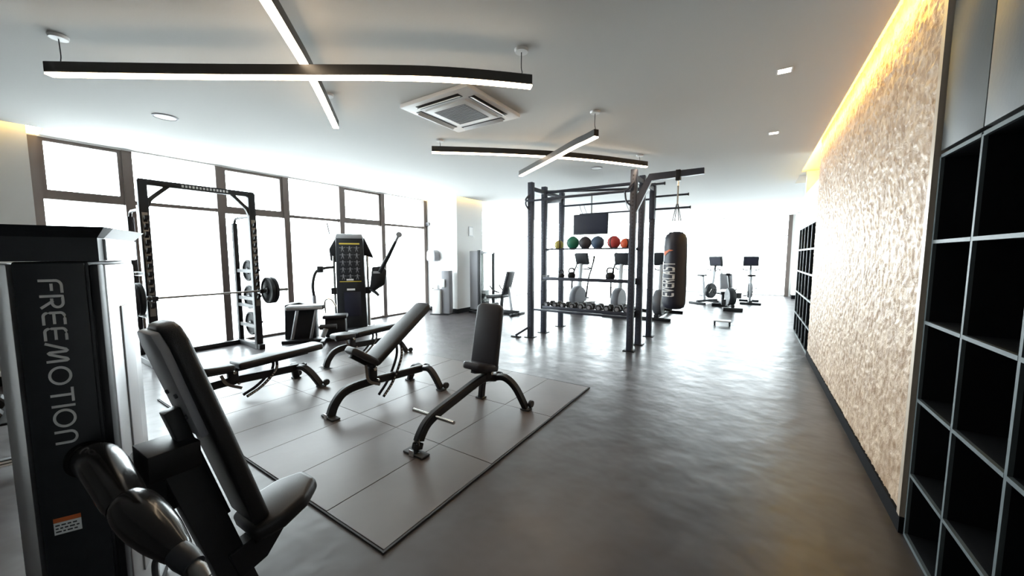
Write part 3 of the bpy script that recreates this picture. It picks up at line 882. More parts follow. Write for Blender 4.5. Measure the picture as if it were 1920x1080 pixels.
# ================================================================== SQUAT RACK
RX, RL, RR = -7.10, 1.54, 2.86
root = thing('squat_rack', 'tall black squat rack with curved corner braces against the left windows', 'squat rack', (RX, RL, 0))
RW = RR - RL
up = MB().box((0, 0, 1.32), (0.085, 0.10, 2.64), None, 0.006).build('upright', 'black_metal', root)
share(up, 'upright', root, (0, RW, 0))
tb = MB().span((-0.04, -0.04, 2.58), (0.04, RW + 0.04, 2.66), 0.006)
cb = tb.build('crossbeam', 'black_metal', root)
mb = MB()
for k in range(14):
    mb.span((0.0405, 0.42 + k * 0.042, 2.603), (0.042, 0.42 + k * 0.042 + 0.026, 2.637))
mb.build('crossbeam_marking', 'letter', cb, smooth=False)
for y, s in ((0, 1), (RW, -1)):
    MB().sweep(bez([V(0, y + s * 0.03, 2.28), V(0, y + s * 0.07, 2.38), V(0, y + s * 0.15, 2.47), V(0, y + s * 0.27, 2.59)], 5), 0.05, 0.05, up=(1, 0, 0)).build('corner_brace', 'black_metal', root)
    # toothed hook strip on the inner face
    hk = MB().span((0.041, y - 0.03, 0.75), (0.049, y + 0.03, 2.2)).build('hook_strip', 'steel', root, smooth=False)
    tooth = None
    for k in range(12):
        z = 0.86 + k * 0.11
        if tooth is None:
            t = MB().prism([(0, 0), (0.055, 0.035), (0.07, 0.085), (0.045, 0.06), (0, 0.05)], (0, -0.02, 0), (1, 0, 0), (0, 0, 1), (0, 1, 0), 0.04).build('hook', 'black_metal', hk, smooth=False)
            tooth = t; t.location = (0.049, y, z)
        else:
            share(tooth, 'hook', hk, (0.049, y, z))
    # storage post and base
    MB().box((-0.70, y, 1.09), (0.07, 0.07, 2.18), None, 0.006).build('storage_post', 'black_metal', root)
    MB().tube([(-0.70, y, 2.16), (-0.66, y, 2.24), (-0.60, y, 2.26), (0.0, y, 2.26)], 0.02, 10).build('storage_rail', 'black_metal', root)
    MB().span((-0.80, y - 0.045, 0), (0.12, y + 0.045, 0.09), 0.008).build('base_rail', 'black_metal', root)
    MB().span((-0.70, y - 0.03, 0.70), (0.0, y + 0.03, 0.76), 0.006).build('side_rail', 'black_metal', root)
    o_ = -1 if s == 1 else 1
    for z in (0.38, 0.86, 1.34):
        MB().tube([(-0.50, y, z), (-0.50, y + o_ * 0.28, z)], 0.022, 12).build('storage_peg', 'steel', root)
    for z in (0.38, 0.86, 1.34):
        MB().span((-0.70, y - 0.02, z - 0.03), (0.0, y + 0.02, z + 0.03)).build('peg_rail', 'black_metal', root, smooth=False)
    MB().prism([(0, 0), (0.09, 0.0), (0.10, 0.07), (0.085, 0.07), (0.08, 0.02), (0, 0.02)], (0.119, y - 0.03, 0.972), (1, 0, 0), (0, 0, 1), (0, 1, 0), 0.06).build('bar_hook', 'black_metal', root, smooth=False)
MB().span((-0.74, 0.04, 0.0), (-0.66, RW - 0.04, 0.08), 0.006).build('rear_base_rail', 'black_metal', root)


def make_plate(name, r, t, m='iron'):
    rt = bpy.data.objects.new(name, None); col.objects.link(rt)
    MB().lathe([(0.027, -t * .5), (0.05, -t * .52), (r * .3, -t * .5), (r * .34, -t * .22), (r * .8, -t * .22), (r * .84, -t * .5), (r - .012, -t * .5), (r, -t * .34), (r, t * .34), (r - .012, t * .5), (r * .84, t * .5), (r * .8, t * .22), (r * .34, t * .22), (r * .3, t * .5), (0.05, t * .52), (0.027, t * .5)], 36, (0, 0, 0), 'y').build('disc', m, rt, angle=30)
    MB().lathe([(0.026, -t * .53), (0.044, -t * .53), (0.044, t * .53), (0.026, t * .53)], 24, (0, 0, 0), 'y').build('hub_ring', 'silver_paint', rt)
    return rt


BX, BZ = RX + 0.165, 1.013
bar = thing('barbell', 'chrome barbell resting across the front of the squat rack', 'barbell', (BX, (RL + RR) / 2, BZ))
MB().tube([(0, -0.66, 0), (0, 0.66, 0)], 0.0155, 14).build('shaft', 'steel', bar)
for s in (-1, 1):
    MB().tube([(0, s * 0.66, 0), (0, s * 1.09, 0)], 0.025, 16).build('sleeve', 'steel', bar)
    MB().tube([(0, s * 0.70, 0), (0, s * 0.73, 0)], 0.04, 18).build('collar', 'dark_grey', bar)
proto = make_plate('weight_plate', 0.225, 0.055)
plates = [
    (BX, RL - 0.150, BZ, 1, 'large black weight plate on the near end of the barbell, innermost'),
    (BX, RL - 0.214, BZ, 1, 'large black weight plate on the near end of the barbell, outermost'),
    (BX, RR + 0.116, BZ, 1, 'large black weight plate on the far end of the barbell, innermost'),
    (BX, RR + 0.180, BZ, 1, 'large black weight plate on the far end of the barbell, outermost'),
    (RX - 0.50, RR + 0.10, 1.34, .86, 'black weight plate on the upper storage peg at the far side of the squat rack'),
    (RX - 0.50, RR + 0.10, 0.86, .96, 'black weight plate on the middle storage peg at the far side of the squat rack'),
    (RX - 0.50, RR + 0.10, 0.38, .96, 'black weight plate on the lowest storage peg at the far side of the squat rack'),
    (RX - 0.50, RL - 0.10, 0.86, .96, 'black weight plate on the middle storage peg at the near side of the squat rack'),
    (RX - 0.50, RL - 0.10, 0.38, .96, 'black weight plate on the lowest storage peg at the near side of the squat rack'),
]
for i, (x, y, z, sc_, lb) in enumerate(plates):
    o = proto if i == 0 else copy_tree(proto)
    o.location = (x, y, z); o.scale = (sc_, 1, sc_)
    tag(o, lb, 'weight plate', 'squat rack weight plates')

# ================================================================== FUNCTIONAL TRAINER by the window
root = thing('cable_trainer', 'black cable trainer tower with an exercise chart and swinging arms by the left windows', 'gym machine', (-7.38, 4.85, 0), R(50))
# front faces local -Y
MB().prism([(-.30, 0.0), (.30, 0.0), (.285, 1.0), (.27, 1.95), (-.27, 1.95), (-.285, 1.0)], (0, -0.19, 0.04), (1, 0, 0), (0, 0, 1), (0, 1, 0), 0.40, 0.02, 2).build('tower', 'dark_grey', root)
MB().prism([(-.28, 0), (.28, 0), (.25, .10), (-.25, .10)], (0, -0.20, 1.97), (1, 0, 0), (0, 0, 1), (0, 1, 0), 0.42, 0.015, 2).build('top_cap', 'silver_paint', root)
ch = MB().span((-.225, -0.206, 1.03), (.225, -0.193, 1.93), 0.003).build('exercise_chart', 'dark_grey', root)
MB().span((-.20, -0.2085, 1.845), (.20, -0.2065, 1.875)).build('chart_header', 'yellow', ch, smooth=False)
MB().span((-.215, -0.2085, 1.045), (.215, -0.2065, 1.06)).build('chart_footer', 'yellow', ch, smooth=False)
for r_ in range(5):
    for k in range(3):
        x, z = -.14 + k * .14, 1.765 - r_ * .15
        mb = MB()
        a = random.uniform(-.5, .5)
        mb.box((x, -.2075, z + .035), (.022, .002, .022))
        mb.box((x, -.2075, z), (.028, .002, .05))
        mb.box((x - .016, -.2075, z - .045), (.012, .002, .05), Matrix.Rotation(.3 + a * .4, 3, 'Y'))
        mb.box((x + .016, -.2075, z - .045), (.012, .002, .05), Matrix.Rotation(-.3 + a * .4, 3, 'Y'))
        mb.box((x + .035, -.2075, z + .01), (.05, .002, .010), Matrix.Rotation(a, 3, 'Y'))
        mb.box((x - .035, -.2075, z + .01), (.05, .002, .010), Matrix.Rotation(-a * .6, 3, 'Y'))
        mb.build('exercise_figure', 'grey_plastic', ch, smooth=False)
MB().span((-.08, -0.209, 1.075), (.06, -0.2065, 1.11)).build('chart_logo', 'white', ch, smooth=False)
MB().span((-.08, -0.203, .86), (.08, -0.193, .90)).build('badge', 'white', root, smooth=False)
MB().span((-.14, -0.200, .30), (.20, -0.192, .83), .002).build('lower_panel', 'screen', root)
for s in (-1, 1):
    MB().prism([(0.26, 1.62), (.46, 1.55), (.44, 1.62), (.28, 2.0)] if s > 0 else [(-0.26, 1.45), (-.40, 1.5), (-.42, 1.75), (-.28, 2.0)], (0, -0.08, 0), (1, 0, 0), (0, 0, 1), (0, 1, 0), 0.25, 0.01, 2).build('shoulder_cover', 'black_metal', root)
    MB().tube([(s * .34, -0.06, 0.06), (s * .34, -0.06, 1.6)], 0.028, 12).build('guide_rod', 'chrome', root)
    MB().span((s * .34 - .06, -0.16, 0.78), (s * .34 + .06, 0.02, 0.92), .012).build('carriage', 'black_metal', root)
# right arm raised
MB().prism([(.38, .92), (.46, .82), (.70, .98), (.74, 1.28), (.66, 1.38), (.44, 1.36)], (0, -0.22, 0), (1, 0, 0), (0, 0, 1), (0, 1, 0), 0.12, 0.02, 2).build('arm_pivot_housing', 'black_metal', root)
MB().span((.46, -0.226, 1.22), (.60, -0.221, 1.27)).build('arm_badge', 'silver_paint', root, smooth=False)
MB().tube([(.60, -0.20, 1.25), (.80, -0.28, 1.62), (.95, -0.34, 1.92)], [.05, .042, .032], 14).build('arm', 'black_metal', root)
MB().tube([(.95, -.34, 1.92), (1.0, -.36, 2.02)], .03, 12).build('pulley', 'grey_plastic', root)
MB().lathe([(0, -.03), (.06, -.025), (.065, 0), (.06, .025), (0, .03)], 16, (1.02, -.37, 2.06), 'y').build('pulley_wheel', 'grey_plastic', root)
MB().tube([(.36, -.12, .90), (.50, -.2, .80), (.56, -.24, .74)], [.04, .035, .03], 12).build('stop_lever', 'black_metal', root)
# left arm lowered
MB().tube(bez([V(-.34, -.06, 1.36), V(-.52, -.16, 1.34), V(-.66, -.24, 1.26), V(-.72, -.28, 1.0), V(-.70, -.30, .74)], 5), .03, 12).build('arm', 'black_metal', root)
MB().box((-.58, -.2, 1.32), (.12, .10, .14), None, .02).build('arm_joint', 'dark_grey', root)
MB().tube([(-.70, -.30, .78), (-.70, -.305, .58)], .04, 12).build('pulley', 'grey_plastic', root)
MB().tube([(-.40, -.05, 2.06), (-.44, -.05, 2.30)], .014, 8).build('antenna_post', 'grey_plastic', root)
MB().span((-.42, -.40, 0), (.42, .30, .05), .01).build('base', 'black_metal', root)
MB().span((-.16, -.95, 0), (.16, -.38, .06), .01).build('foot_plate', 'black_metal', root)

# seated machine in front of it
root = thing('leg_machine', 'low black leg machine with wide pad and grey struts before the cable trainer', 'gym machine', (-6.78, 3.78, 0), R(52))
MB().prism([(-.62, 0), (-.10, 0), (-.10, .62), (-.35, .74), (-.60, .70)], (0, .05, 0), (1, 0, 0), (0, 0, 1), (0, 1, 0), .34, .02, 2).build('shroud', 'black_metal', root)
MB().box((-.22, -.06, .66), (.62, .34, .085), None, .03, 3).build('seat_pad', 'upholstery', root)
MB().box((-.22, -.235, .66), (.58, .012, .05), None, .004).build('pad_trim', 'silver_paint', root)
for x in (-.36, -.05):
    MB().beam((x, -.10, .62), (x - .13, .0, .05), .055, .025, .004).build('strut', 'silver_paint', root)
MB().box((.26, -.02, .46), (.42, .30, .07), None, .025, 3).build('knee_pad', 'upholstery_grey', root)
MB().box((.26, .02, .25), (.36, .26, .36), None, .03).build('housing', 'black_metal', root)
MB().tube(bez([V(.12, -.2, .55), V(.12, -.22, .78), V(.22, -.22, .80), V(.30, -.2, .66)], 5), .014, 8).build('grab_handle', 'chrome', root)
MB().tube([(.02, -.24, .30), (.30, -.24, .30)], .05, 16).build('foot_roller', 'rubber', root)
MB().tube([(.06, -.26, .12), (.12, -.26, .28)], .045, 14).build('adjust_knob', 'silver_paint', root)
MB().span((-.64, -.12, 0), (.55, .12, .06), .01).build('base_rail', 'black_metal', root)
MB().span((.02, -.40, 0), (.10, .42, .055), .01).build('cross_rail', 'black_metal', root)

# ================================================================== TRAINING RIG
GX0, GX1 = -3.62, -1.68
GY = [6.22, 6.76, 7.58]
GZ = 3.0
root = thing('training_rig', 'tall graphite training rig with pull-up bars and three storage shelves holding balls', 'training rig', ((GX0 + GX1) / 2, GY[1], 0))
def gl(x, y, z): return (x - (GX0 + GX1) / 2, y - GY[1], z)
post = MB().box((0, 0, GZ / 2), (0.10, 0.10, GZ), None, 0.006).build('upright', 'rig_metal', root)
holes_m = MB()
for k in range(46):
    for sx in (-1, 1):
        holes_m.box((0, sx * 0.0502, 0.2 + k * 0.06), (0.022, 0.001, 0.022))
hm = holes_m.build('bolt_holes', 'ink', post, smooth=False); hm['kind'] = 'stuff'
plate_p = MB().box((0, 0, 0.006), (0.19, 0.19, 0.012), None, 0.003).build('floor_plate', 'black_metal', post)
first = True
for gx in (GX0, GX1):
    for gy in GY:
        if first:
            post.location = gl(gx, gy, 0); first = False; continue
        u = share(post, 'upright', root, gl(gx, gy, 0))
        h2 = share(hm, 'bolt_holes', u); h2['kind'] = 'stuff'
        share(plate_p, 'floor_plate', u)
for gx in (GX0, GX1):
    for a, b in zip(GY, GY[1:]):
        MB().span(gl(gx - .035, a + .049, 2.84), gl(gx + .035, b - .049, 2.92), .005).build('side_beam', 'rig_metal', root)
MB().beam(gl(GX0, GY[1] + .04, 2.72), gl(GX0, GY[2] - .05, 2.83), .06, .10, .005).build('gusset', 'rig_metal', root)
# pull-up bars across
zb_ = 2.66
MB().tube(bez([V(*gl(GX0, GY[0] - .04, 2.78)), V(*gl(GX0 - .06, GY[0] - .10, 2.66)), V(*gl(GX0 + .1, GY[0] - .10, 2.64)), V(*gl(GX0 + .6, GY[0] - .08, 2.65)), V(*gl(GX1 - .5, GY[0] - .08, 2.66)), V(*gl(GX1 - .12, GY[0] - .10, 2.66)), V(*gl(GX1 - .02, GY[0] - .10, 2.74)), V(*gl(GX1, GY[0] - .04, 2.80))], 6), .018, 10).build('pull_up_bar', 'rig_metal', root)
MB().tube(bez([V(*gl(GX0 - .05, GY[0] - .10, 2.66)), V(*gl(GX0 - .07, GY[0] - .08, 2.58)), V(*gl(GX0 - .02, GY[0] - .05, 2.48))], 4), .016, 8).build('grip_bar', 'rig_metal', root)
MB().tube(bez([V(*gl(GX1 - .12, GY[0] - .10, 2.66)), V(*gl(GX1 - .10, GY[0] - .08, 2.5)), V(*gl(GX1 - .03, GY[0] - .05, 2.42))], 4), .016, 8).build('grip_bar', 'rig_metal', root)
for (y, z, r_) in ((GY[1], 2.76, .024), (GY[1], 2.88, .03), (GY[2], 2.90, .03), (GY[2], 2.70, .02)):
    MB().tube([gl(GX0 + .039, y, z), gl(GX1 - .039, y, z)], r_, 10).build('cross_bar', 'rig_metal', root)
MB().tube([gl(GX0 + .04, GY[1], 2.90), gl(GX1 - .04, GY[2] - .06, 2.90)], .024, 10).build('diagonal_bar', 'rig_metal', root)
# hanging trapeze in the rear bay
MB().tube([gl(-3.2, GY[2] + .02, 2.50), gl(-2.0, GY[2] + .02, 2.50)], .014, 8).build('trapeze_bar', 'rig_metal', root)
for x in (-3.15, -3.05, -2.15, -2.08):
    MB().tube(bez([V(*gl(x - .06, GY[2] + .02, 2.70)), V(*gl(x - .03, GY[2] + .03, 2.6)), V(*gl(x + .02, GY[2] + .02, 2.50))], 3), .006, 6).build('trapeze_cord', 'grey_plastic', root)
# wing bars to the right
for (y, z, L) in ((GY[1], 2.83, .36), (GY[2], 2.74, .62), (GY[2], 2.5, .66)):
    MB().tube([gl(GX1 + .04, y, z), gl(GX1 + L, y, z)], .02, 10).build('wing_bar', 'rig_metal', root)
    MB().tube([gl(GX1 + L, y, z), gl(GX1 + L + .015, y, z)], .028, 10).build('end_cap', 'rubber', root)
MB().box(gl(GX1 + .0, GY[2] - .02, 2.62), (.10, .13, .62), None, .01).build('storage_bracket', 'rig_metal', root)
# punch-bag boom
MB().prism([(0.0, 2.28), (0.16, 2.62), (0.24, 2.79), (0.98, 2.81), (0.98, 2.90), (0.20, 2.90), (0.0, 2.56)], gl(GX1 + .039, GY[0] - .035, 0), (1, 0, 0), (0, 0, 1), (0, 1, 0), .07, .004, 1).build('bag_boom', 'rig_metal', root, smooth=False)
MB().box(gl(GX1 + .665, GY[0], 2.83), (.07, .10, .16), None, .008).build('boom_clamp', 'black_metal', root)
MB().tube([gl(GX1 + .665, GY[0], 2.75), gl(GX1 + .665, GY[0], 2.67)], .012, 8).build('boom_hook', 'chrome', root)
# angled foot of the front left post
MB().beam(gl(GX0 - .26, GY[0] - .14, .03), gl(GX0 - .02, GY[0] - .05, .20), .06, .04, .004).build('foot_brace', 'rig_metal', root)
MB().box(gl(GX0 - .25, GY[0] - .14, .01), (.20, .08, .02), None, .004).build('brace_foot', 'black_metal', root)
# shelves on the middle row
SHZ = {'ball': 1.75, 'mid': 1.15, 'low': 0.56}
for key, z in SHZ.items():
    ya, yb = GY[1] - .16, GY[1] + .16
    if key == 'ball':
        for y in (GY[1] - .075, GY[1] + .075):
            MB().tube([gl(GX0 + .02, y, z - .012), gl(GX1 - .02, y, z - .012)], .014, 10).build('ball_rail', 'rig_metal', root)
        for x in (GX0 + .06, GX1 - .06):
            MB().span(gl(x - .02, GY[1] - .11, z - .05), gl(x + .02, GY[1] + .11, z - .026), .003).build('shelf_bracket', 'rig_metal', root)
    else:
        MB().span(gl(GX0 + .05, ya, z - .02), gl(GX1 - .05, yb, z), .003).build('shelf_tray', 'rig_metal', root)
        MB().span(gl(GX0 + .05, ya - .012, z - .035), gl(GX1 - .05, ya - .001, z + .03), .003).build('shelf_lip', 'rig_metal', root)
        for x in (GX0 + .045, GX1 - .045):
            MB().span(gl(x - .006, ya - .02, z - .06), gl(x + .004, yb, z + .06)).build('shelf_bracket', 'black_metal', root, smooth=False)
MB().span(gl(GX0 + .04, GY[0] - .03, SHZ['low'] - .02), gl(GX1 - .04, GY[0] + .03, SHZ['low'] + .02), .004).build('front_rail', 'rig_metal', root)

# medicine balls
for px, r_, c_, lb in [(-3.28, .095, ((0.42, 0.36, 0.10)), 'small yellow and black medicine ball at the left end of the rig\'s top shelf'),
                       (-2.98, .125, (0.02, 0.19, 0.12), 'green medicine ball on the rig\'s top shelf'),
                       (-2.725, .122, (0.04, 0.035, 0.045), 'black medicine ball between the green and blue ones on the rig'),
                       (-2.475, .122, (0.05, 0.09, 0.16), 'blue-grey medicine ball on the rig\'s top shelf'),
                       (-2.165, .12, (0.46, 0.05, 0.05), 'red medicine ball on the rig\'s top shelf'),
                       (-1.945, .098, (0.62, 0.10, 0.035), 'orange-red medicine ball at the right end of the rig\'s top shelf')]:
    m_ = mat('ball_' + lb.split()[0], c_, .5, bump=(40, .1))
    zc = SHZ['ball'] - .012 + math.sqrt(max((r_ + .014) ** 2 - .075 ** 2, 1e-4)) + .001
    root = thing('medicine_ball', lb, 'ball', (px, GY[1], zc), random.uniform(0, 3), 'medicine balls on the rig')
    pr = [(r_ * math.sin(PI * k / 14), -r_ * math.cos(PI * k / 14)) for k in range(15)]; pr[0] = (0, -r_); pr[-1] = (0, r_)
    MB().lathe(pr, 24).build('shell', m_, root, angle=80)
    MB().lathe([(r_ + .0006, -.012), (r_ + .0025, -.006), (r_ + .0025, .006), (r_ + .0006, .012), (r_ - .004, .012), (r_ - .004, -.012)], 28, (0, 0, 0), 'y').build('seam_band', 'rubber', root)

# dumbbells on the low tray
def make_dumbbell():
    rt = bpy.data.objects.new('dumbbell', None); col.objects.link(rt)
    MB().tube([(0, -.07, 0), (0, 0, 0), (0, .07, 0)], [.014, .017, .014], 12).build('handle', 'steel', rt)
    hd = MB().lathe([(.0, -.04), (.044, -.04), (.056, -.028), (.056, .028), (.044, .04), (0, .04)], 6, (0, 0, 0), 'y').build('head', 'rubber', rt, smooth=False)
    hd.location = (0, -.105, 0)
    share(hd, 'head', rt, (0, .105, 0))
    cp = MB().lathe([(0, -.003), (.024, -.003), (.026, .0), (0, .0)], 12, (0, 0, 0), 'y').build('end_badge', 'grey_plastic', hd)
    cp.location = (0, -.04, 0)
    return rt
db = make_dumbbell()
ND = 10
ordn = ['leftmost', 'second', 'third', 'fourth', 'fifth', 'sixth', 'seventh', 'eighth', 'ninth', 'rightmost']
for i in range(ND):
    o = db if i == 0 else copy_tree(db)
    s_ = 1.12 + .022 * i
    o.location = (GX0 + .15 + i * .178, GY[1] - .005, SHZ['low'] + .0495 * s_ + .001); o.scale = (s_, 1, s_); o.rotation_euler = (0, 0, R(random.uniform(-9, 9)))
    where = ordn[i] + (' of the dumbbells' if i in (0, ND - 1) else ' dumbbell from the left')
    tag(o, 'black hexagonal dumbbell, ' + where + ' on the rig\'s low tray', 'dumbbell', 'dumbbells on the rig')

# kettlebells on the middle tray
def make_kettle():
    rt = bpy.data.objects.new('kettlebell', None); col.objects.link(rt)
    MB().lathe([(0, 0), (.05, 0), (.068, .018), (.08, .055), (.076, .09), (.055, .118), (.03, .13), (0, .132)], 20).build('bell', 'iron', rt, angle=60)
    MB().tube(bez([V(-.045, 0, .10), V(-.058, 0, .15), V(-.042, 0, .195), V(0, 0, .205), V(.042, 0, .195), V(.058, 0, .15), V(.045, 0, .10)], 4), .013, 10).build('handle', 'iron', rt)
    return rt
kb = make_kettle()
for i, (x, s_, lb) in enumerate([(-3.22, .8, 'small black kettlebell at the left end of the rig\'s middle tray'), (-3.0, 1.0, 'black kettlebell second from the left on the rig\'s middle tray'), (-2.22, 1.1, 'larger black kettlebell towards the right of the rig\'s middle tray')]):
    o = kb if i == 0 else copy_tree(kb)
    o.location = (x, GY[1], SHZ['mid'] + .001); o.scale = (s_, s_, s_); tag(o, lb, 'kettlebell', 'kettlebells on the rig')

# punch bag
BGX, BGY = GX1 + .665, GY[0]
BR, BT, BB = 0.172, 1.98, 0.77
root = thing('punch_bag', 'long black punch bag lettered EVERLAST hanging from the rig', 'punch bag', (BGX, BGY, BB))
H_ = BT - BB
MB().lathe([(0, 0), (BR * .6, .004), (BR * .88, .03), (BR * .98, .09), (BR, .16), (BR * 1.02, .4), (BR * .99, .7), (BR * .97, H_ - .22), (BR * .93, H_ - .12), (BR * .78, H_ - .05), (BR * .5, H_ - .012), (0, H_)], 36).build('bag_body', 'bag', root, angle=80)
for k in range(4):
    a = k * PI / 2 + .6
    MB().tube([(BR * .62 * math.cos(a), BR * .62 * math.sin(a), H_ - .03), (.012 * math.cos(a), .012 * math.sin(a), H_ + .42)], .006, 6).build('hanging_strap', 'rubber', root)
MB().tube([(0, 0, H_ + .40), (0, 0, 2.675 - BB)], .012, 8).build('swivel', 'steel', root)
view = math.atan2(-BGY, -BGX)          # direction from the bag to the viewer's side of the room
wd_ = 'EVERLAST'; tl = .54; tsc = tl / text_width(wd_); th_ = .20; s = 0
for c_ in wd_:
    def fb(x, y, h, off=s):
        zz = .21 + (off + x * .88) * tsc
        ang = view - 1.26 + (1 - y) * th_ / BR
        rr = BR * 1.022 + .001 + h
        return Vector((rr * math.cos(ang), rr * math.sin(ang), zz))
    glyph_mesh(c_, .17, fb, .002, .08).build('letter', 'letter', root)
    s += GL[c_][0]
def fs(x, y, h):
    ang = view - 1.15 + x; rr = BR * 1.012 + .002 + h
    return Vector((rr * math.cos(ang), rr * math.sin(ang), 0.88 + y))
mb = MB()
sw = [(0, .0, .03), (.15, -.025, .045), (.35, .0, .03), (.6, .03, .02), (.95, .035, .004)]
rows = [(mb.bm.verts.new(fs(x, y + w, .001)), mb.bm.verts.new(fs(x, y - w * .5, .001))) for x, y, w in sw]
for a, b in zip(rows, rows[1:]): mb.bm.faces.new((a[0], b[0], b[1], a[1]))
mb.build('swoosh', 'orange', root)

# ================================================================== FAR LEFT: pillar fittings and machines
root = thing('towel_dispenser', 'grey rounded towel dispenser mounted on the far white pillar', 'dispenser', (-7.66, 7.72, 1.46))
MB().prism([(-.16, 0), (.16, 0), (.175, .10), (.16, .26), (.10, .31), (-.10, .31), (-.16, .26), (-.175, .10)], (0, -.21, 0), (1, 0, 0), (0, 0, 1), (0, 1, 0), .21, .03, 3).build('casing', 'grey_plastic', root)
MB().span((-.13, -.19, -.006), (.13, -.05, .004)).build('outlet', 'ink', root, smooth=False)
root = thing('notice', 'small white framed notice on the side of the far pillar', 'sign', (-6.85, 8.32, 2.17))
MB().span((0, -.095, 0), (.012, .095, .27)).build('frame', 'silver_paint', root, smooth=False)
MB().span((.012, -.08, .02), (.015, .08, .25)).build('sheet', 'white', root, smooth=False)
root = thing('wall_sensor', 'small dark sensor high on the window side of the far white pillar', 'sensor', (-7.93, 7.72, 2.52))
MB().box((0, -.03, 0), (.13, .06, .09), None, .02, 3).build('casing', 'grey_plastic', root)
MB().lathe([(0, 0), (.03, 0), (.022, .015), (0, .02)], 16, (0, -.06, -.005), Matrix.Rotation(PI / 2, 3, 'X')).build('lens', 'ink', root)

root = thing('wipe_station', 'grey wipe dispenser stand with white bin against the far pillar', 'wipe stand', (-7.12, 7.42, 0), R(20))
MB().box((0.10, .06, .60), (.24, .26, 1.2), None, .02, 2).build('cabinet', 'grey_plastic', root)
MB().box((-.14, -.02, .34), (.24, .26, .68), None, .02, 2).build('bin', 'white', root)
MB().box((-.14, -.02, .69), (.25, .27, .025), None, .006).build('bin_lid', 'silver_paint', root)
MB().box((.05, -.085, .86), (.10, .05, .22), None, .01).build('dispenser', 'white', root)
MB().lathe([(.05, 0), (.055, .02), (.05, .10), (.02, .13), (.012, .18), (0, .18)], 16, (-.14, -.02, .703)).build('bottle', 'white', root)
MB().box((-.285, -.02, .36), (.03, .05, .72), None, .004).build('leg', 'black_metal', root)
MB().box((-.05, 0, .012), (.54, .34, .024), None, .004).build('base', 'black_metal', root)

root = thing('weight_stack_machine', 'grey weight-stack machine with clear shield and reclined seat beside the far pillar', 'gym machine', (-6.46, 8.15, 0))
MB().span((-.22, -.10, .10), (.06, .20, 1.74), .015).build('shroud', 'grey_plastic', root)
MB().span((.07, -.12, .0), (.13, -.04, 1.76), .008).build('frame_post', 'dark_grey', root)
MB().span((.07, .55, .0), (.13, .63, 1.70), .008).build('frame_post', 'dark_grey', root)
MB().span((.07, -.04, 1.66), (.13, .55, 1.72), .008).build('frame_top', 'silver_paint', root)
MB().span((.09, -.04, .30), (.098, .55, 1.66)).build('shield', 'glass', root, smooth=False)
for k in range(9):
    MB().span((-.06 + .07, .10, .22 + k * .045), (.085, .42, .22 + k * .045 + .038), .004).build('weight_slab', 'iron', root)
MB().tube([(.04, .26, .62), (.04, .26, 1.66)], .012, 8).build('lift_rod', 'chrome', root)
MB().span((-.24, -.14, 0), (.16, .66, .06), .01).build('base', 'black_metal', root)
MB().span((.16, .18, .0), (1.2, .30, .12), .01).build('base_rail', 'black_metal', root)
MB().span((1.12, -.10, .0), (1.2, .58, .06), .01).build('cross_foot', 'black_metal', root)
MB().box((.50, .24, .48), (.56, .36, .10), Matrix.Rotation(R(-6), 3, 'Y'), .03, 3).build('seat_pad', 'upholstery', root)
MB().box((.86, .24, .86), (.09, .34, .66), Matrix.Rotation(R(16), 3, 'Y'), .03, 3).build('back_pad', 'upholstery_grey', root)
MB().beam((.62, .24, .06), (.66, .24, .45), .07, .07, .006).build('seat_post', 'black_metal', root)
MB().beam((.98, .24, .06), (.88, .24, .75), .06, .06, .006).build('back_post', 'silver_paint', root)
MB().tube(bez([V(.70, .05, .60), V(.50, .03, .66), V(.40, .02, .78)], 5), .018, 10).build('handle', 'rubber', root)
MB().tube(bez([V(.70, .43, .60), V(.50, .45, .66), V(.40, .46, .78)], 5), .018, 10).build('handle', 'rubber', root)
MB().tube([(.34, .02, .22), (.34, .46, .22)], .05, 14).build('foot_roller', 'rubber', root)
MB().beam((.14, .24, .22), (.36, .24, .24), .05, .05, .005).build('lever_arm', 'black_metal', root)

# ================================================================== FAR CARDIO MACHINES
def treadmill(label, loc, rz):
    root = thing('elliptical_trainer', label, 'exercise machine', loc, rz, 'cardio machines behind the rig')
    MB().span((-.06, -.85, .06), (.06, .75, .15), .02).build('main_rail', 'dark_grey', root)
    for y in (-.82, .72):
        MB().span((-.34, y - .04, 0), (.34, y + .04, .07), .012).build('cross_foot', 'black_metal', root)
    MB().lathe([(0, -.10), (.30, -.10), (.33, -.06), (.33, .06), (.30, .10), (0, .10)], 26, (0, .45, .42), 'x').build('flywheel_cover', 'mid_grey', root)
    MB().beam((0, .42, .3), (0, .30, 1.38), .10, .12, .02).build('mast', 'silver_paint', root)
    cn = MB().box((0, .26, 1.52), (.42, .10, .34), Matrix.Rotation(R(-18), 3, 'X'), .03, 3).build('console', 'dark_grey', root)
    MB().box((0, .205, 1.53), (.34, .006, .24), Matrix.Rotation(R(-18), 3, 'X')).build('screen', 'screen', cn, smooth=False)
    for s in (-1, 1):
        MB().tube(bez([V(s * .24, .40, .45), V(s * .27, .34, .95), V(s * .27, .20, 1.22), V(s * .26, .08, 1.42)], 5), .022, 10).build('swing_arm', 'black_metal', root)
        MB().tube([(s * .26, .08, 1.42), (s * .255, .02, 1.60)], .026, 10).build('hand_grip', 'rubber', root)
        MB().box((s * .17, -.12 * s, .30 + .06 * s), (.16, .40, .05), Matrix.Rotation(R(6 * s), 3, 'X'), .015, 2).build('pedal', 'rubber', root)
        MB().beam((s * .17, -.75, .22), (s * .17, .42, .36 + .05 * s), .045, .045, .006).build('pedal_beam', 'chrome', root)
    MB().tube(bez([V(-.18, .24, 1.28), V(-.2, .08, 1.24), V(0, .02, 1.22), V(.2, .08, 1.24), V(.18, .24, 1.28)], 5), .018, 8).build('fixed_handle', 'black_metal', root)
    return root


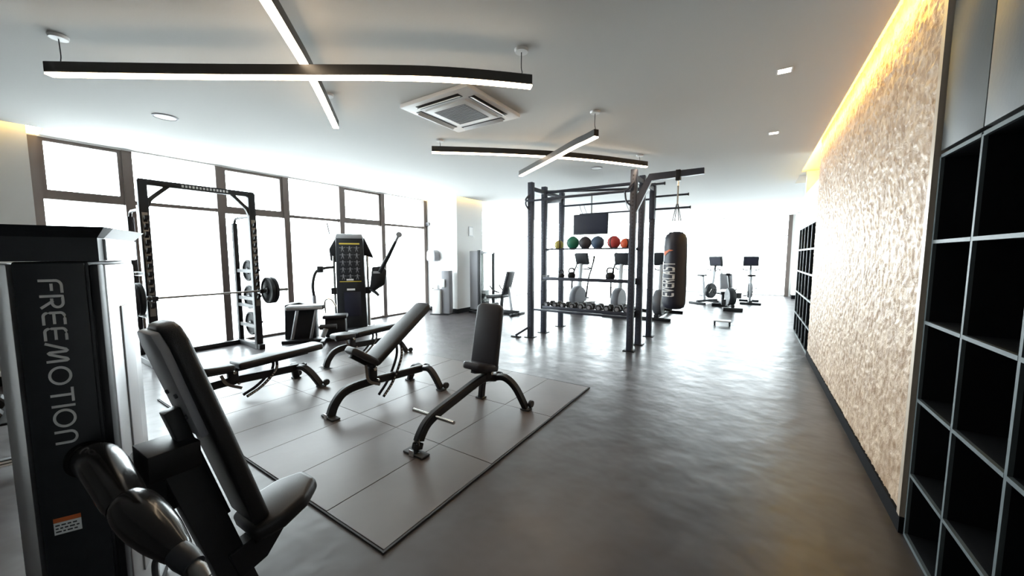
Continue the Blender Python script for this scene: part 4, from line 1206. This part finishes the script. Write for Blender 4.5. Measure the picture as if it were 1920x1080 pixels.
treadmill('elliptical trainer seen through the left half of the training rig', (-4.05, 10.2, 0), R(170))
treadmill('elliptical trainer seen through the right half of the training rig', (-2.92, 10.2, 0), R(175))
treadmill('elliptical trainer partly hidden behind the punch bag', (-1.93, 10.3, 0), R(178))


def bike(label, loc, rz, hgt=1.0):
    root = thing('exercise_bike', label, 'exercise bike', loc, rz, 'exercise bikes by the far windows')
    for y in (-.50, .50):
        MB().span((-.30, y - .04, 0), (.30, y + .04, .07), .012).build('cross_foot', 'dark_grey', root)
    MB().span((-.05, -.50, .05), (.05, .50, .13), .015).build('main_rail', 'dark_grey', root)
    MB().lathe([(0, -.07), (.23, -.07), (.26, -.04), (.26, .04), (.23, .07), (0, .07)], 26, (0, -.18, .42), 'x').build('flywheel_cover', 'dark_grey', root)
    MB().beam((0, -.20, .40), (0, -.34, 1.12), .07, .09, .01).build('front_mast', 'silver_paint', root)
    MB().beam((0, .12, .12), (0, .26, .92), .06, .07, .01).build('seat_post', 'silver_paint', root)
    MB().prism([(-.05, -.16), (.05, -.16), (.06, -.02), (.13, .10), (.10, .15), (-.10, .15), (-.13, .10), (-.06, -.02)], (0, .27, .92), (1, 0, 0), (0, 1, 0), (0, 0, 1), .06, .018, 2).build('saddle', 'upholstery', root)
    cn = MB().box((0, -.38, 1.42), (.46, .07, .34), Matrix.Rotation(R(-14), 3, 'X'), .02, 3).build('console', 'dark_grey', root)
    MB().box((0, -.342, 1.425), (.38, .006, .26), Matrix.Rotation(R(-14), 3, 'X')).build('screen', 'screen', cn, smooth=False)
    MB().beam((0, -.34, 1.08), (0, -.37, 1.28), .06, .05, .008).build('console_neck', 'black_metal', root)
    for s in (-1, 1):
        MB().tube(bez([V(s * .03, -.34, 1.10), V(s * .2, -.32, 1.12), V(s * .24, -.20, 1.16), V(s * .22, -.06, 1.16)], 5), .017, 8).build('handlebar', 'rubber', root)
        MB().beam((s * .09, .0, .38), (s * .09, .0 + .10 * s, .38 - .13 * s), .022, .03, .004).build('crank', 'chrome', root)
        MB().box((s * .15, .10 * s, .38 - .13 * s), (.10, .09, .03), None, .006).build('pedal', 'rubber', root)
    MB().tube([(-.085, 0, .38), (.085, 0, .38)], .03, 12).build('crank_axle', 'chrome', root)
    return root


bike('upright exercise bike with tilted console near the far windows, left of the pair', (-1.25, 14.1, 0), R(150))
bike('upright exercise bike with square console near the far windows, right of the pair', (-.03, 14.9, 0), R(183))

root = thing('recumbent_bike', 'low recumbent bike with square backrest between the two upright exercise bikes', 'exercise bike', (-.62, 12.9, 0), R(20))
MB().span((-.05, -.60, .10), (.05, .55, .19), .02).build('main_rail', 'dark_grey', root)
for y in (-.58, .52):
    MB().span((-.26, y - .035, 0), (.26, y + .035, .10), .01).build('cross_foot', 'black_metal', root)
MB().box((.08, .30, .45), (.40, .36, .09), None, .03, 3).build('seat_pad', 'upholstery', root)
MB().box((.12, .50, .80), (.36, .09, .50), Matrix.Rotation(R(-10), 3, 'X'), .03, 3).build('backrest', 'grey_plastic', root)
MB().beam((0, .34, .15), (0, .34, .42), .07, .09, .01).build('seat_post', 'black_metal', root)
MB().lathe([(0, -.09), (.24, -.09), (.27, -.05), (.27, .05), (.24, .09), (0, .09)], 24, (0, -.34, .40), 'x').build('drive_cover', 'dark_grey', root)
MB().beam((-.02, -.36, .5), (-.05, -.22, 1.02), .05, .06, .008).build('mast', 'dark_grey', root)
MB().lathe([(0, 0), (.07, 0), (.08, .03), (.05, .07), (0, .08)], 16, (-.05, -.22, 1.02)).build('console', 'black_metal', root)
for s in (-1, 1):
    MB().tube(bez([V(s * .1, .32, .42), V(s * .28, .28, .46), V(s * .3, .12, .60)], 5), .016, 8).build('side_handle', 'rubber', root)
    MB().box((s * .20, -.42, .34 + .1 * s), (.12, .05, .16), None, .01).build('pedal', 'rubber', root)

# low step frame on the open floor
root = thing('floor_step', 'small low grey step frame lying on the bright far floor', 'step', (-.53, 9.72, 0), R(6))
MB().box((0, 0, .105), (.36, .24, .022), None, .006).build('deck', 'silver_paint', root)
for sx in (-1, 1):
    for sy in (-1, 1):
        MB().box((sx * .15, sy * .09, .047), (.03, .03, .094), None, .004).build('leg', 'dark_grey', root)
    MB().tube([(sx * .15, -.075, .02), (sx * .15, .075, .02)], .011, 8).build('stretcher', 'dark_grey', root)

# hanging television
root = thing('television', 'flat dark television hung from the ceiling behind the training rig', 'television', (-3.53, 9.1, 2.15))
MB().box((0, 0, .26), (.92, .06, .52), None, .012).build('casing', 'dark_grey', root)
MB().box((0, -.0315, .265), (.88, .004, .47)).build('screen', 'screen', root, smooth=False)
MB().tube([(0, .04, .30), (0, .04, ZC - 2.15)], .025, 12).build('ceiling_pole', 'silver_paint', root)
MB().box((0, .035, .28), (.24, .03, .2), None, .004).build('bracket', 'black_metal', root)
MB().lathe([(.07, -.02), (.075, 0)], 18, (0, .04, ZC - 2.15)).build('ceiling_plate', 'white', root)

# ================================================================== DUMBBELL RACK at the left edge
root = thing('dumbbell_rack', 'dark dumbbell rack with pale striped base cut off by the left picture edge', 'dumbbell rack', (-4.95, -.15, 0), R(80))
for x in (-.75, .75):
    MB().beam((x, .22, .05), (x, .02, 1.02), .06, .08, .006).build('side_frame', 'black_metal', root)
    MB().span((x - .04, -.36, 0), (x + .04, .34, .06), .008).build('foot', 'black_metal', root)
for z, y in ((.36, -.06), (.86, .02)):
    MB().box((0, y, z), (1.56, .30, .02), Matrix.Rotation(R(12), 3, 'X')).build('tray', 'black_metal', root, smooth=False)
MB().span((-.78, -.38, .062), (.78, -.33, .11), .004).build('front_rail', 'black_metal', root)
for z in (.066, .088):
    MB().span((-.78, -.3835, z), (.78, -.3805, z + .014)).build('base_stripe', 'white', root, smooth=False)
Mr = root.matrix_basis.copy()
Mr = Matrix.Translation((-4.95, -.15, 0)) @ Matrix.Rotation(R(80), 4, 'Z')
for row, (z, y, nm) in enumerate(((.36, -.06, 'lower'), (.86, .02, 'upper'))):
    for i in range(8):
        o = copy_tree(db)
        p = Mr @ Vector((-.66 + i * .188, y, z + .069))
        o.location = p; o.rotation_euler = (R(12), 0, R(80)); o.scale = (1, 1, 1)
        tag(o, 'black dumbbell on the %s tray at the left edge, %s' % (nm, ['farthest from the windows', 'second from the open end', 'third from the open end', 'fourth from the open end', 'fourth from the window end', 'third from the window end', 'second from the window end', 'closest to the windows'][i]), 'dumbbell', 'dumbbells on the %s tray at the left edge' % nm)
